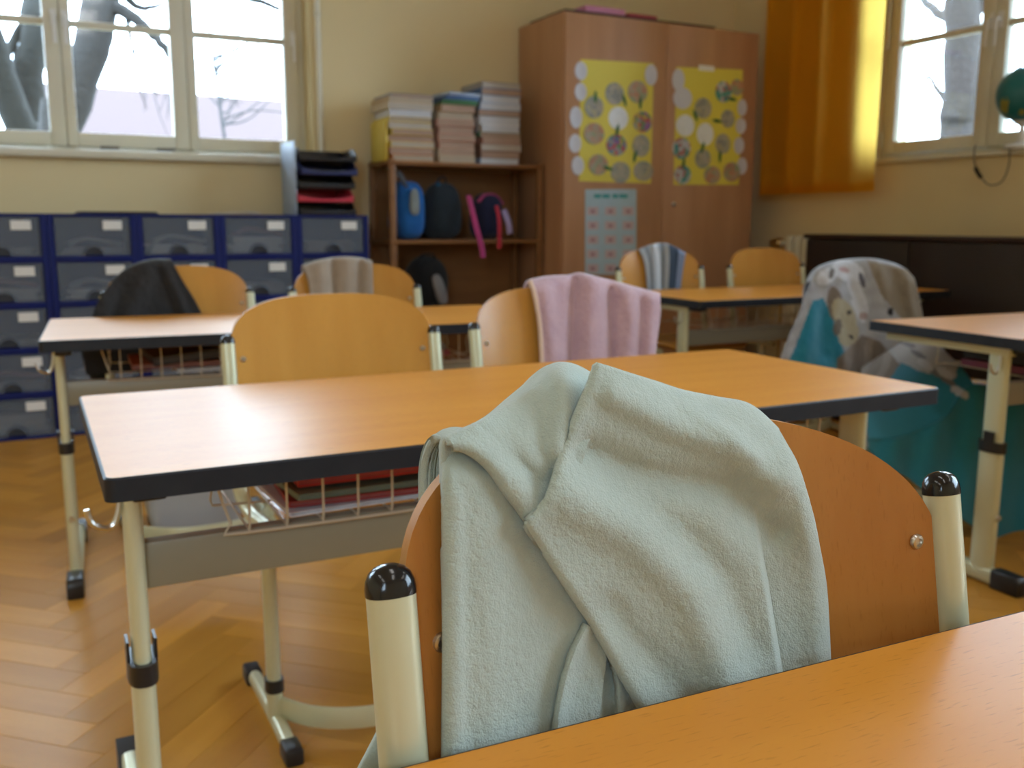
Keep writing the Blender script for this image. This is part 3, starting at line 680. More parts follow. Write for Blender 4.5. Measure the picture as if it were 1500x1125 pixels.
sheets.append(drape('mint', topB, [(900, 572), (860, 640), (835, 720), (800, 800)], crease, [(654, 641), (658, 645), (662, 650)], 190, 130, offB, (0.031, 0.030), 0.040, 105, REL, lambda X: 0.22 + 0.78 * sstep(690, 790, X[..., 0])))
topC = [sil_tip, (905, 540), (955, 558), (1000, 575), (1050, 586), (1085, 592), (1108, 604), (1138, 632)]
sheets.append(drape('mint', topC, [(1138, 632), (1166, 680), (1185, 740), (1197, 800), (1208, 880), (1214, 1010)], [(975, 1080), (1100, 1045), (1214, 1010)], flap + diag[1:], 330, 420, offC, (0.022, 0.11), 0.025, 62, REL, lambda X: 0.03 + 0.97 * sstep(20, 170, np.linalg.norm(X - np.array(sil_tip), axis=-1))))
# inner fold that peeps out below the flap
def leaf(base, line, w):
    def f(X):
        d, _ = pdist(X, line); return base + 0.004 * np.exp(-(d / w) ** 2)
    return f
eL = [(857, 902), (836, 945), (820, 1000), (812, 1055), (812, 1092)]
sheets.append(drape('mint', [(857, 902), (866, 910), (874, 922)], [(874, 922), (885, 950), (880, 995), (868, 1085)], [(812, 1092), (840, 1090), (868, 1085)], eL, 60, 110, leaf(0.0135, eL, 12), None, rel=REL))
eR = [(890, 948), (901, 980), (905, 1020), (904, 1080)]
sheets.append(drape('mint', [(890, 948), (898, 948), (906, 952)], [(906, 952), (935, 1000), (985, 1075)], [(904, 1080), (940, 1078), (985, 1075)], eR, 60, 90, leaf(0.0105, eR, 9), None, rel=REL))
mb = MB()
for g in sheets: mb.grid(g)
# the half that hangs down behind the chair, its corner showing left of the post
X = coons([(655, 690), (760, 610), (870, 575), (1010, 590), (1120, 620)], [(1120, 620), (1170, 760), (1190, 1000)], [(520, 1180), (760, 1130), (1190, 1000)], [(655, 690), (650, 850), (600, 1010), (520, 1180)], 70, 80)
P = chair_map('mint')(X); P -= toward(P) * (0.024 + 0.012 * sstep(650, 1100, X[..., 1]) + 0.004 * np.sin(X[..., 0] / 40))[..., None]
mb.grid(P + 0.0008 * vnoise(P, 260)[..., None])
o = mb.build('fleece_blanket', M['mint'], None, angle=180)
solid(o, 0.0048); tag(o, 'mint green fleece blanket folded over the front chair back', 'blanket')

# lilac plush blanket
def folds(lines, base, w, amp):
    def f(X):
        d = np.full(X.shape[:-1], base)
        for pts, ww, aa in lines: d = d + ridge(X, pts, ww * w, aa * amp)
        return d
    return f
f_ = folds([([(800, 430), (812, 530)], 12, 1.0), ([(842, 412), (836, 530)], 9, -1.2), ([(868, 410), (866, 530)], 17, 1.3), ([(893, 425), (896, 530)], 8, -1.3), ([(918, 430), (926, 470), (918, 530)], 13, 0.9), ([(938, 440), (936, 530)], 7, -0.9), ([(955, 440), (950, 530)], 9, 0.7)], 0.019, 1.0, 0.016)
pk = thing('plush_blanket', 'lilac pink plush blanket with a pale hem over the chair', 'blanket', (0, 0, 0))
mb = MB().grid(drape('pink', [(777, 411), (803, 406), (836, 404), (850, 401), (880, 408), (925, 420), (966, 431)], [(966, 431), (966, 460), (961, 500), (957, 545)], [(796, 552), (880, 550), (957, 545)], [(777, 411), (784, 430), (791, 470), (794, 510), (796, 552)], 110, 80, f_, (0.035, 0.16), 0.022, 16, (160, 0.0022)))
solid(mb.build('cloth', M['pink'], pk, angle=180), 0.006)
hem = crom([(776, 410), (783, 430), (790, 470), (793, 510), (795, 552)], 40)
P = chair_map('pink')(hem); P += toward(P) * 0.024
MB().tube(P + 0.002 * vnoise(P, 120)[:, None], 0.0055, 0.005, 8).build('hem', M['pink_hem'], pk)

# taupe towel, folded
f_ = folds([([(468, 380), (472, 440)], 12, 1.0), ([(487, 378), (489, 440)], 5, -1.5), ([(508, 378), (508, 440)], 11, 0.8), ([(527, 378), (526, 440)], 5, -1.2), ([(540, 380), (540, 440)], 8, 0.6)], 0.016, 1.0, 0.010)
mb = MB().grid(drape('towel', [(444, 389), (470, 381), (500, 377), (525, 378), (545, 383)], [(545, 383), (546, 420), (547, 470)], [(460, 475), (500, 473), (547, 470)], [(444, 389), (452, 415), (460, 475)], 60, 50, f_, (0.02, 0.14), 0.014, 7, (150, 0.001)))
tag(solid(mb.build('folded_towel', M['towel'], None, angle=180), 0.005), 'taupe towel hung over the back of the chair by the shelf', 'towel')

# charcoal jacket
f_ = folds([([(215, 400), (190, 460)], 14, 1.0), ([(235, 400), (262, 470)], 9, -0.9), ([(240, 392), (275, 470)], 7, 0.9), ([(180, 420), (160, 480)], 8, -0.8)], 0.020, 1.0, 0.010)
mb = MB().grid(drape('jacket', [(164, 412), (190, 391), (220, 381), (250, 380)], [(250, 380), (270, 415), (292, 452), (310, 500)], [(126, 548), (220, 540), (310, 500)], [(164, 412), (143, 442), (130, 480), (122, 515), (126, 548)], 70, 70, f_, (0.03, 0.25), 0.02, 10, (60, 0.004)))
mb.grid(np.array([[at_y(u, v, 1.93 + dy) for u, v, dy in ((118, 515, 0), (140, 512, .01), (158, 510, .02))], [at_y(u, v, 1.93 + dy) for u, v, dy in ((126, 545, 0), (146, 548, .015), (166, 552, .02))], [at_y(u, v, 1.93 + dy) for u, v, dy in ((140, 562, 0), (155, 570, .015), (172, 575, .02))]]))
tag(solid(mb.build('draped_jacket', M['jacket'], None, angle=180), 0.006), 'charcoal jacket slung over the chair back before the blue drawers', 'jacket')
# striped cloth on the chair before the wardrobe: colours are the woven stripes
def print_mat(name, rough=0.95):
    m = bpy.data.materials.new(name); m.use_nodes = True; nt = m.node_tree; b = nt.nodes['Principled BSDF']
    a = nt.nodes.new('ShaderNodeVertexColor'); a.layer_name = 'print'
    n = nt.nodes.new('ShaderNodeTexNoise'); n.inputs['Scale'].default_value = 120
    mx = nt.nodes.new('ShaderNodeMix'); mx.data_type = 'RGBA'; mx.blend_type = 'MULTIPLY'; mx.inputs[0].default_value = 0.25
    nt.links.new(a.outputs[0], mx.inputs[6]); nt.links.new(n.outputs['Fac'], mx.inputs[7]); nt.links.new(mx.outputs[2], b.inputs['Base Color'])
    b.inputs['Roughness'].default_value = rough; b.inputs['Specular IOR Level'].default_value = 0.1; b.inputs['Sheen Weight'].default_value = 0.2
    return m
M['print'] = print_mat('printed_cloth')
def paint(o, cols):
    ca = o.data.color_attributes.new('print', 'FLOAT_COLOR', 'POINT')
    ca.data.foreach_set('color', np.concatenate([cols, np.ones((len(cols), 1))], 1).astype(np.float32).ravel())
def padrows(X, P):
    """pattern coordinates for the rows that over_top added"""
    k = P.shape[0] - X.shape[0]; return np.concatenate([np.repeat(X[:1], k, 0), X], 0)

top, right, bot, left = [(936, 366), (950, 360), (965, 357), (982, 359), (1004, 371)], [(1004, 371), (1000, 395), (994, 440)], [(950, 445), (970, 446), (994, 440)], [(936, 366), (944, 385), (948, 420), (950, 445)]
f_ = folds([([(958, 360), (960, 440)], 5, 1.0), ([(970, 360), (970, 440)], 4, -1.0), ([(981, 360), (980, 440)], 5, 1.0)], 0.016, 1.0, 0.008)
G = drape('striped', top, right, bot, left, 60, 50, f_, (0.02, 0.1), 0.014, 6, (90, 0.002))
X = padrows(coons(top, right, bot, left, 60, 50), G).reshape(-1, 2)
o = MB().grid(G).build('striped_cloth', M['print'], None, angle=180)
s = np.tile(np.linspace(0, 1, 60), G.shape[0]); c = np.full((len(s), 3), (0.42, 0.46, 0.50))
for a, b, col in ((0.10, 0.2, (0.25, 0.29, 0.33)), (0.30, 0.36, (0.60, 0.64, 0.68)), (0.42, 0.5, (0.2, 0.23, 0.26)), (0.62, 0.84, (0.045, 0.07, 0.11)), (0.84, 1.01, (0.22, 0.28, 0.42))): c[(s >= a) & (s < b)] = col
paint(o, c); solid(o, 0.005); tag(o, 'pale and dark blue striped cloth over the chair before the wardrobe', 'cloth')

# teal blanket with printed grey and sand coloured animals
cx, cyc, ztA, _ = CH['animal']
def P_at(rows): return np.array(rows)
def lerp_sheet(top, right, bot, left, nc, nr, ytop, ybot, wob=0.0, pw=1.0):
    X = coons(top, right, bot, left, nc, nr); t = np.linspace(0, 1, nr)[:, None] * np.ones((1, nc))
    y = ytop + (ybot - ytop) * t ** pw
    d = ray(X[..., 0], X[..., 1]); P = CAM + d * ((y - CAM[1]) / d[..., 1])[..., None]
    if wob: P = P + toward(P) * (wob * np.sin(X[..., 0] / 9.0 + 0.02 * X[..., 1]))[..., None]
    return X, P
top = [(1188, 412), (1198, 394), (1216, 385), (1245, 380), (1275, 379), (1305, 385), (1325, 394), (1339, 408)]
right = [(1339, 408), (1347, 440), (1354, 475), (1362, 500)]; left = [(1188, 412), (1172, 455), (1153, 500), (1136, 545)]
bot = [(1136, 545), (1190, 580), (1270, 590), (1330, 560), (1362, 500)]
f_ = folds([([(1215, 400), (1190, 470), (1175, 550)], 9, 1.0), ([(1200, 420), (1205, 520)], 9, -1.2), ([(1232, 410), (1222, 470), (1240, 540)], 9, 1.2), ([(1245, 420), (1268, 470), (1275, 540)], 9, -0.9), ([(1290, 400), (1310, 470)], 8, 1.0), ([(1328, 410), (1340, 470)], 6, 0.9), ([(1310, 400), (1325, 470)], 6, -0.7)], 0.036, 1.0, 0.014)
XA = coons(top, right, bot, left, 120, 100); GA = drape('animal', top, right, bot, left, 120, 100, f_, (0.03, 0.25), 0.02, 10, (40, 0.005))
XB, GB = lerp_sheet([(1262, 540), (1300, 515), (1340, 490), (1356, 480)], [(1356, 480), (1385, 515), (1410, 540), (1426, 562)], [(1255, 645), (1320, 640), (1380, 612), (1426, 562)], [(1262, 540), (1256, 580), (1252, 610), (1255, 645)], 70, 60, 1.08, 0.70, 0.002, 0.5)
XC, GC = lerp_sheet([(1255, 645), (1320, 640), (1380, 612), (1426, 562), (1505, 590)], [(1505, 590), (1512, 680), (1518, 790)], [(1330, 700), (1390, 745), (1450, 786), (1518, 790)], [(1255, 645), (1290, 675), (1330, 700)], 80, 50, 0.70, 0.67, 0.010)
teal, grey, white, beige, brown, dark = (0.03, 0.24, 0.36), (0.40, 0.42, 0.46), (0.60, 0.64, 0.70), (0.44, 0.40, 0.28), (0.21, 0.175, 0.145), (0.03, 0.03, 0.035)
def blob(X, c, col, cx, cy, rx, ry, ang=0.0, wob=0.0):
    a = math.radians(ang); dx, dy = X[:, 0] - cx, X[:, 1] - cy
    u, v = dx * math.cos(a) + dy * math.sin(a), -dx * math.sin(a) + dy * math.cos(a)
    r = (u / rx) ** 2 + (v / ry) ** 2 + wob * np.sin(u / 3.1) * np.cos(v / 4.3)
    c[r < 1] = col
def poly_in(X, poly):
    x, y = X[:, 0], X[:, 1]; ins = np.zeros(len(X), bool); n = len(poly)
    for i in range(n):
        (x0, y0), (x1, y1) = poly[i], poly[(i + 1) % n]
        k = ((y0 > y) != (y1 > y)) & (x < (x1 - x0) * (y - y0) / (y1 - y0 + 1e-9) + x0); ins ^= k
    return ins
def animal_print(X):
    c = np.full((len(X), 3), grey); n = np.sin(X[:, 0] / 7.3 + X[:, 1] / 9.1) * np.cos(X[:, 1] / 6.7 - X[:, 0] / 13.0)
    c = c * (1 + 0.12 * n[:, None])
    c[poly_in(X, [(1268, 380), (1345, 400), (1365, 500), (1330, 480), (1290, 430)])] = (0.27, 0.235, 0.185)
    c[poly_in(X, [(1150, 535), (1163, 510), (1190, 440), (1205, 436), (1221, 470), (1240, 525), (1237, 600), (1130, 600)])] = teal
    blob(X, c, white, 1242, 397, 24, 15, 20); blob(X, c, (0.50, 0.36, 0.38), 1236, 395, 8, 4, 20); blob(X, c, white, 1210, 405, 16, 10, -30); blob(X, c, white, 1255, 430, 9, 34, -25)
    blob(X, c, (0.12, 0.12, 0.14), 1262, 410, 4, 12, -20); blob(X, c, (0.16, 0.15, 0.14), 1217, 400, 4, 8, 20)
    blob(X, c, brown, 1223, 445, 12, 26, -10); blob(X, c, beige, 1236, 462, 15, 28, -24); blob(X, c, beige, 1242, 488, 15, 18, 20); blob(X, c, white, 1256, 455, 5, 20, -28)
    blob(X, c, dark, 1243, 457, 3.4, 2.8); blob(X, c, (0.42, 0.33, 0.33), 1264, 462, 7, 6); blob(X, c, dark, 1246, 492, 5, 2.5, 30); blob(X, c, dark, 1304, 455, 4, 6)
    blob(X, c, (0.17, 0.145, 0.12), 1226, 478, 6, 12, 10)
    k = poly_in(X, [(1225, 525), (1262, 490), (1290, 500), (1322, 540), (1262, 660), (1220, 600)]); c[k] = brown
    c[k & (np.sin((X[:, 0] + 0.35 * X[:, 1] + 4 * np.sin(X[:, 1] / 11)) / 4.6) > 0.3)] = (0.29, 0.255, 0.22)
    c[poly_in(X, [(1322, 530), (1345, 545), (1398, 556), (1404, 534), (1428, 556), (1530, 575), (1530, 900), (1265, 900), (1270, 600), (1300, 560)])] = teal
    kk = poly_in(X, [(1300, 490), (1362, 480), (1402, 534), (1400, 556), (1350, 546), (1318, 530)]); c[kk] = (0.44, 0.45, 0.48)
    for u, v, a in ((1345, 520, 30), (1368, 545, 40), (1390, 560, 30), (1330, 505, 20)): blob(X, c, (0.20, 0.21, 0.24), u, v, 13, 4, a)
    for u, v, a in ((1355, 535, 35), (1385, 548, 35), (1405, 575, 30)): blob(X, c, (0.56, 0.58, 0.62), u, v, 14, 6, a)
    return c
an = thing('animal_blanket', 'teal blanket with grey and beige animals thrown over the chair', 'blanket', (0, 0, 0))
o = MB().grid(GA).build('cloth', M['print'], an, angle=180); paint(o, animal_print(padrows(XA, GA).reshape(-1, 2))); solid(o, 0.005)
m = MB().grid(GB).grid(GC); o = m.build('seat_drape', M['print'], an, angle=180); paint(o, animal_print(np.concatenate([XB.reshape(-1, 2), XC.reshape(-1, 2)]))); solid(o, 0.005)

# ------------------------------------------------------------------ exercise folders in the desk baskets
def leaflet(name, label_, cat, c, x, y, z, w, d, h, rz=0.0, tilt=(0, 0), grp=None):
    m = MB().box(-w / 2, w / 2, -d / 2, d / 2, 0, h * 0.18, 0).box(-w / 2 + .003, w / 2 - .002, -d / 2 + .002, d / 2 - .002, h * 0.18, h * 0.82, 1).box(-w / 2, w / 2, -d / 2, d / 2, h * 0.82, h, 0).box(-w / 2, -w / 2 + .002, -d / 2, d / 2, h * .18, h * .82, 0)
    o = m.build(name, [flat('cover_%d_%d_%d' % tuple(int(q * 100) for q in c), c, 0.45), flat('inside_%d_%d_%d' % tuple(int(q * 100) for q in c), tuple(0.6 * q + 0.05 for q in c), 0.6)], None, smooth=False)
    o.location = (x, y, z); o.rotation_euler = (tilt[0], tilt[1], rz); return tag(o, label_, cat, grp)
zb = HD - 0.118 + 0.0025
leaflet('exercise_folder', 'white exercise folder lying lowest in the middle desk basket', 'folder', (0.74, 0.73, 0.76), 0.375, 0.26, zb, 0.30, 0.22, 0.006, 0.05, grp='folders in the desk baskets')
leaflet('exercise_folder', 'dark red exercise folder in the middle desk basket', 'folder', (0.40, 0.035, 0.03), 0.395, 0.262, zb + 0.008, 0.31, 0.225, 0.008, -0.06, grp='folders in the desk baskets')
leaflet('exercise_folder', 'grey green exercise folder in the middle of the basket pile', 'folder', (0.16, 0.22, 0.16), 0.385, 0.258, zb + 0.019, 0.31, 0.22, 0.008, 0.09, (0.0, 0.03), 'folders in the desk baskets')
leaflet('exercise_folder', 'bright red exercise folder in the middle desk basket, below the maroon one', 'folder', (0.62, 0.04, 0.03), 0.405, 0.265, zb + 0.036, 0.31, 0.22, 0.010, -0.03, (0.0, -0.01), 'folders in the desk baskets')
leaflet('exercise_folder', 'green exercise folder sloping topmost in the middle desk basket', 'folder', (0.08, 0.30, 0.06), 0.445, 0.262, zb + 0.076, 0.24, 0.20, 0.007, 0.16, (0.0, -0.07), 'folders in the desk baskets')
leaflet('exercise_folder', 'maroon exercise folder lying right under the sloping green one', 'folder', (0.26, 0.03, 0.04), 0.38, 0.27, zb + 0.054, 0.30, 0.22, 0.008, -0.1, (0.0, 0.0), 'folders in the desk baskets')
fx = -0.045
leaflet('exercise_folder', 'white sheets lying lowest in the far desk basket', 'folder', (0.7, 0.68, 0.64), fx + 0.44, 1.34 + 0.25, zb, 0.26, 0.22, 0.010, 0.03, grp='folders in the desk baskets')
leaflet('exercise_folder', 'rust red folder in the far desk basket', 'folder', (0.30, 0.08, 0.04), fx + 0.36, 1.34 + 0.255, zb + 0.014, 0.30, 0.22, 0.012, -0.04, grp='folders in the desk baskets')
leaflet('exercise_folder', 'black folder topmost in the far desk basket', 'folder', (0.02, 0.02, 0.024), fx + 0.40, 1.34 + 0.25, zb + 0.034, 0.30, 0.22, 0.022, 0.06, (0, -0.08), 'folders in the desk baskets')
leaflet('exercise_folder', 'red folder in the second basket of the far desk', 'folder', (0.45, 0.05, 0.05), fx + 0.92, 1.34 + 0.25, zb, 0.32, 0.22, 0.014, 0.03, grp='folders in the desk baskets')
leaflet('exercise_folder', 'dark blue folder in the second basket of the far desk', 'folder', (0.03, 0.06, 0.16), fx + 0.91, 1.34 + 0.255, zb + 0.018, 0.32, 0.22, 0.016, -0.04, grp='folders in the desk baskets')
leaflet('exercise_folder', 'plum folder in the basket of the right desk', 'folder', (0.2, 0.04, 0.09), 2.038 + 0.36, 0.316 + 0.26, zb, 0.32, 0.22, 0.018, 0.02, grp='folders in the desk baskets')
leaflet('exercise_folder', 'black folder on the plum one in the basket of the right desk', 'folder', (0.025, 0.025, 0.03), 2.038 + 0.37, 0.316 + 0.26, zb + 0.022, 0.31, 0.22, 0.03, -0.05, grp='folders in the desk baskets')

# translucent storage box on the floor behind the middle desk
bx = thing('storage_box', 'low translucent plastic box standing on the parquet under the far desk', 'box', (0.345, 1.90, 0))
def tub(w, d, h, t, fl=0.015):
    m = MB(); a = rrect(-w / 2, w / 2, -d / 2, d / 2, 0.03); b = rrect(-w / 2 - fl, w / 2 + fl, -d / 2 - fl, d / 2 + fl, 0.03); b2 = rrect(-w / 2 - fl + t, w / 2 + fl - t, -d / 2 - fl + t, d / 2 + fl - t, 0.03); a2 = rrect(-w / 2 + t, w / 2 - t, -d / 2 + t, d / 2 - t, 0.03); n = len(a)
    vs = [(x, y, 0.0) for x, y in a] + [(x, y, h) for x, y in b] + [(x, y, h) for x, y in b2] + [(x, y, t) for x, y in a2]
    return m.add(vs, [(r * n + k, r * n + (k + 1) % n, (r + 1) * n + (k + 1) % n, (r + 1) * n + k) for r in range(3) for k in range(n)] + [tuple(range(n))[::-1], tuple(range(3 * n, 4 * n))])
M['frost'] = mat('frosted_plastic', (0.62, 0.64, 0.66), 0.35, alpha=0.55, noise=((9, 9, 9), 0.3, (0.55, 0.57, 0.6)))
tub(0.26, 0.18, 0.14, 0.003).build('tub', M['frost'], bx)
b_ = MB().prism(rrect(-0.152, 0.152, -0.112, 0.112, 0.035), 2, 0.140, 0.150).build('lid', M['frost'], bx, bevel=0.003)

# ------------------------------------------------------------------ blue drawer units along the back wall
YD, DW, DH = 3.33, 0.345, 0.1885
M['drawer'] = mat('smoky_clear_drawer_plastic', (0.17, 0.21, 0.28), 0.35, alpha=0.42, spec=0.5, noise=((6, 6, 6), 0.4, (0.16, 0.19, 0.24)))
paperc = [flat('content_white', (0.8, 0.78, 0.74)), flat('content_grey', (0.42, 0.42, 0.43)), flat('content_pink', (0.55, 0.25, 0.27)), flat('content_sand', (0.42, 0.36, 0.28)), flat('content_green', (0.25, 0.3, 0.2))]
rd = random.Random(11)
names = ['leftmost', 'second', 'third', 'fourth', 'rightmost']
for c in range(5):
    x0 = -0.325 + c * 0.3467
    t = thing('drawer_unit', '%s blue tower of smoky drawers along the window wall' % names[c], 'drawer unit', (x0, YD, 0), 0, 'blue drawer towers')
    w = 0.3455; f = MB(); e = 0.024
    f.box(0, e, 0, 0.33, 0, 5 * DH); f.box(w - e, w, 0, 0.33, 0, 5 * DH); f.box(e, w - e, 0.32, 0.33, 0, 5 * DH)
    for r in range(6): z = r * DH; f.box(e, w - e, 0, 0.32, max(0, z - 0.013), min(5 * DH, z + 0.013))
    f.build('frame', M['navy'], t, bevel=0.002)
    for r in range(5):
        z0, z1 = r * DH + 0.0145, (r + 1) * DH - 0.0145; xa, xb = e + 0.003, w - e - 0.003; xm = (xa + xb) / 2
        # front with a half-round grip hole at its lower edge
        arc = [(xm + 0.036 * math.cos(a), z0 + 0.036 * math.sin(a)) for a in [math.pi * k / 10 for k in range(11)]]
        m = MB().prism([(xa, z0)] + arc[::-1] + [(xb, z0), (xb, z1), (xa, z1)], 1, 0.004, 0.0075)
        m.box(xa, xa + 0.003, 0.0075, 0.30, z0, z1 - 0.03); m.box(xb - 0.003, xb, 0.0075, 0.30, z0, z1 - 0.03); m.box(xa + .003, xb - .003, 0.045, 0.30, z0, z0 + 0.003)
        d = m.build('drawer', M['drawer'], t, smooth=False)
        lip = crom([(xm - 0.039, 0.003, z0 + 0.002), (xm - 0.03, 0.003, z0 + 0.026), (xm, 0.003, z0 + 0.039), (xm + 0.03, 0.003, z0 + 0.026), (xm + 0.039, 0.003, z0 + 0.002)], 14)
        MB().tube(lip, 0.004, n=6).build('grip', M['drawer'], d)
        MB().prism([(xm + 0.045 * math.cos(a), z0 + 0.0035 + 0.045 * math.sin(a)) for a in [math.pi * k / 10 for k in range(11)]], 1, 0.016, 0.019).build('grip_shade', flat('recess_shade', (0.035, 0.04, 0.055)), d, smooth=False)  # dark half disc behind the open hole, standing in for its shade
        MB().box(xb - 0.105, xb - 0.03, 0.0018, 0.0035, z1 - 0.052, z1 - 0.014).build('label_card', M['paper'], d, smooth=False)
        mc = paperc[(0, 1, 3, 0, 1)[(c * 2 + r) % 5]]; q = MB(); z = z0 + 0.004
        for k in range(rd.randint(3, 6)):
            hh = rd.uniform(0.005, 0.016); dx = rd.uniform(-.02, .02); q.box(xa + 0.03 + dx, xb - 0.03 + dx * .6, 0.05 + abs(dx), 0.27, z, z + hh); z += hh + 0.0005
        q.build('paper_pile', mc, d, smooth=False)
        if (c, r) in ((1, 4), (3, 4), (1, 3), (0, 3), (0, 0), (0, 1), (2, 4), (1, 1), (4, 3)):
            k2 = {(3, 4): 2, (0, 3): 2, (0, 1): 2, (0, 0): 4}.get((c, r), 0)
            q = MB(); P = crom([(xa + 0.05, 0.09, z + 0.012), (xm - 0.03, 0.10, z + 0.034), (xm + 0.06, 0.085, z + 0.022), (xb - 0.04, 0.1, z + 0.014)], 10)
            q.tube(P, 0.045, 0.011, 10, side=(0, 1, 0)); q.build('rolled_paper', paperc[k2], d)
# things lying on the drawers
def place(o, x, y, z, rz=0): o.location = (x, y, z); o.rotation_euler = (0, 0, rz); return o
ZT = 5 * DH
o = MB().box(-0.16, 0.16, -0.11, 0.11, 0, 0.004).box(-0.155, 0.155, -0.108, 0.108, 0.0045, 0.010).build('flat_folder', M['black'], bevel=0.001); place(o, 0.30, YD + 0.12, ZT, 0.03)
tag(o, 'flat black folder lying on top of the blue drawers', 'folder')
m = MB(); m.grid(np.array([[(x, y, 0.003 + 0.006 * math.sin(14 * x + 1) ** 2 + 0.004 * abs(y) / .1) for x in np.linspace(-0.1, 0.1, 14)] for y in np.linspace(-0.08, 0.08, 8)]))
o = solid(m.build('crumpled_paper', M['paper'], angle=180), 0.002); place(o, 0.80, YD + 0.1, ZT, 0.06); tag(o, 'loose white sheet lying on top of the blue drawers', 'paper')

# stacked letter trays on the drawers
def letter_tray(label_, c, z, dx=0.0, rz=0.0, h=0.062):
    t = thing('letter_tray', label_, 'letter tray', (1.225 + dx, YD + 0.165, z), rz, 'letter trays on the drawers')
    w, d, tk = 0.27, 0.26, 0.004; m = MB()
    m.box(-w / 2, w / 2, -d / 2, d / 2, 0, tk); m.box(-w / 2, w / 2, d / 2 - tk, d / 2, tk, h)
    for s in (-1, 1): m.prism([(-d / 2, tk), (d / 2, tk), (d / 2, h), (-d / 2 + 0.05, h), (-d / 2 + 0.02, h * 0.55), (-d / 2, h * 0.5)], 0, s * w / 2 - (tk if s > 0 else 0), s * w / 2 + (tk if s < 0 else 0))
    n = 12; fr = [(-w / 2 + w * k / n, tk + h * (0.45 - 0.30 * math.sin(math.pi * k / n) ** 0.7)) for k in range(n + 1)]
    m.prism([(-w / 2, tk)] + fr + [(w / 2, tk)], 1, -d / 2, -d / 2 + tk)
    m.build('tray', c, t, bevel=0.001)
    return t
blk, blu, red = flat('black_tray_plastic', (0.012, 0.012, 0.016), 0.3), flat('dark_blue_tray_plastic', (0.02, 0.03, 0.12), 0.3), flat('red_tray_plastic', (0.55, 0.03, 0.06), 0.35)
zz = ZT
for lb, c, dx, rz in (('lowest black letter tray on the blue drawers', blk, 0.0, 0.0), ('red letter tray in the stack on the blue drawers', red, -0.012, 0.03), ('black letter tray lying directly above the red one', blk, 0.0, -0.02), ('dark blue letter tray second from the top of the stack', blu, 0.01, 0.02), ('black letter tray at the very top of the stack', blk, 0.012, -0.03)):
    letter_tray(lb, c, zz, dx, rz); zz += 0.0625
for i, (lb, dx, dy, k, c) in enumerate((('dark papers in the lowest letter tray', 0, 0, 0, 1), ('dark folder bundle in the black letter tray above the red', 0, 0, 2, 1), ('dark papers in the dark blue letter tray', 0.01, 0, 3, 1))):
    o = MB().box(-0.1, 0.1, -0.09, 0.1, 0, 0.02).build('paper_bundle', flat('dark_paper', (0.03, 0.03, 0.035)), bevel=0.002); place(o, 1.225 + dx, YD + 0.165, ZT + 0.0625 * k + 0.0045)
    tag(o, lb, 'papers', 'papers in the letter trays')
o = MB().box(-0.12, 0.12, -0.003, 0.003, 0, 0.34).build('file_folder', flat('pale_blue_card', (0.38, 0.47, 0.62), 0.5), bevel=0.001); place(o, 1.075, YD + 0.17, ZT, math.pi / 2 + 0.02); tag(o, 'pale blue folder standing on edge left of the letter trays', 'folder')

# ------------------------------------------------------------------ wooden shelf with books and bags
SX0, SX1, SY0, SY1 = 1.53, 2.375, 3.36, 3.675
sh = thing('wooden_shelf', 'open brown wooden shelf between the blue drawers and the wardrobe', 'shelf', (0, 0, 0))
for x, y in ((SX0, SY0), (SX0, SY1 - 0.03), (SX1 - 0.03, SY0), (SX1 - 0.03, SY1 - 0.03)): MB().box(x, x + 0.032, y, y + 0.03, 0, 1.215).build('upright', M['shelfwood'], sh, bevel=0.003)
for z in (0.46, 0.825, 1.205): MB().box(SX0 - 0.004, SX1 + 0.004, SY0 - 0.004, SY1, z - 0.02, z).build('shelf_board', M['shelfwood'], sh, bevel=0.003)
MB().box(SX0 + 0.033, SX1 - 0.031, SY1 - 0.008, SY1 - 0.002, 0.1, 1.18).build('back_panel', M['shelfwood'], sh, smooth=False)
bookc = {'yellow': (0.68, 0.52, 0.08), 'white': (0.66, 0.65, 0.66), 'cream': (0.58, 0.48, 0.34), 'rose': (0.52, 0.27, 0.20), 'tan': (0.48, 0.34, 0.20), 'blue': (0.05, 0.12, 0.30), 'pale blue': (0.36, 0.44, 0.58), 'green': (0.05, 0.18, 0.08), 'brown': (0.25, 0.13, 0.09), 'grey': (0.30, 0.29, 0.30), 'dark': (0.06, 0.05, 0.06), 'orange': (0.62, 0.24, 0.06)}
ordn = ['lowest', 'second', 'third', 'fourth', 'fifth', 'sixth', 'seventh', 'eighth', 'ninth', 'tenth', 'eleventh', 'twelfth', 'thirteenth']
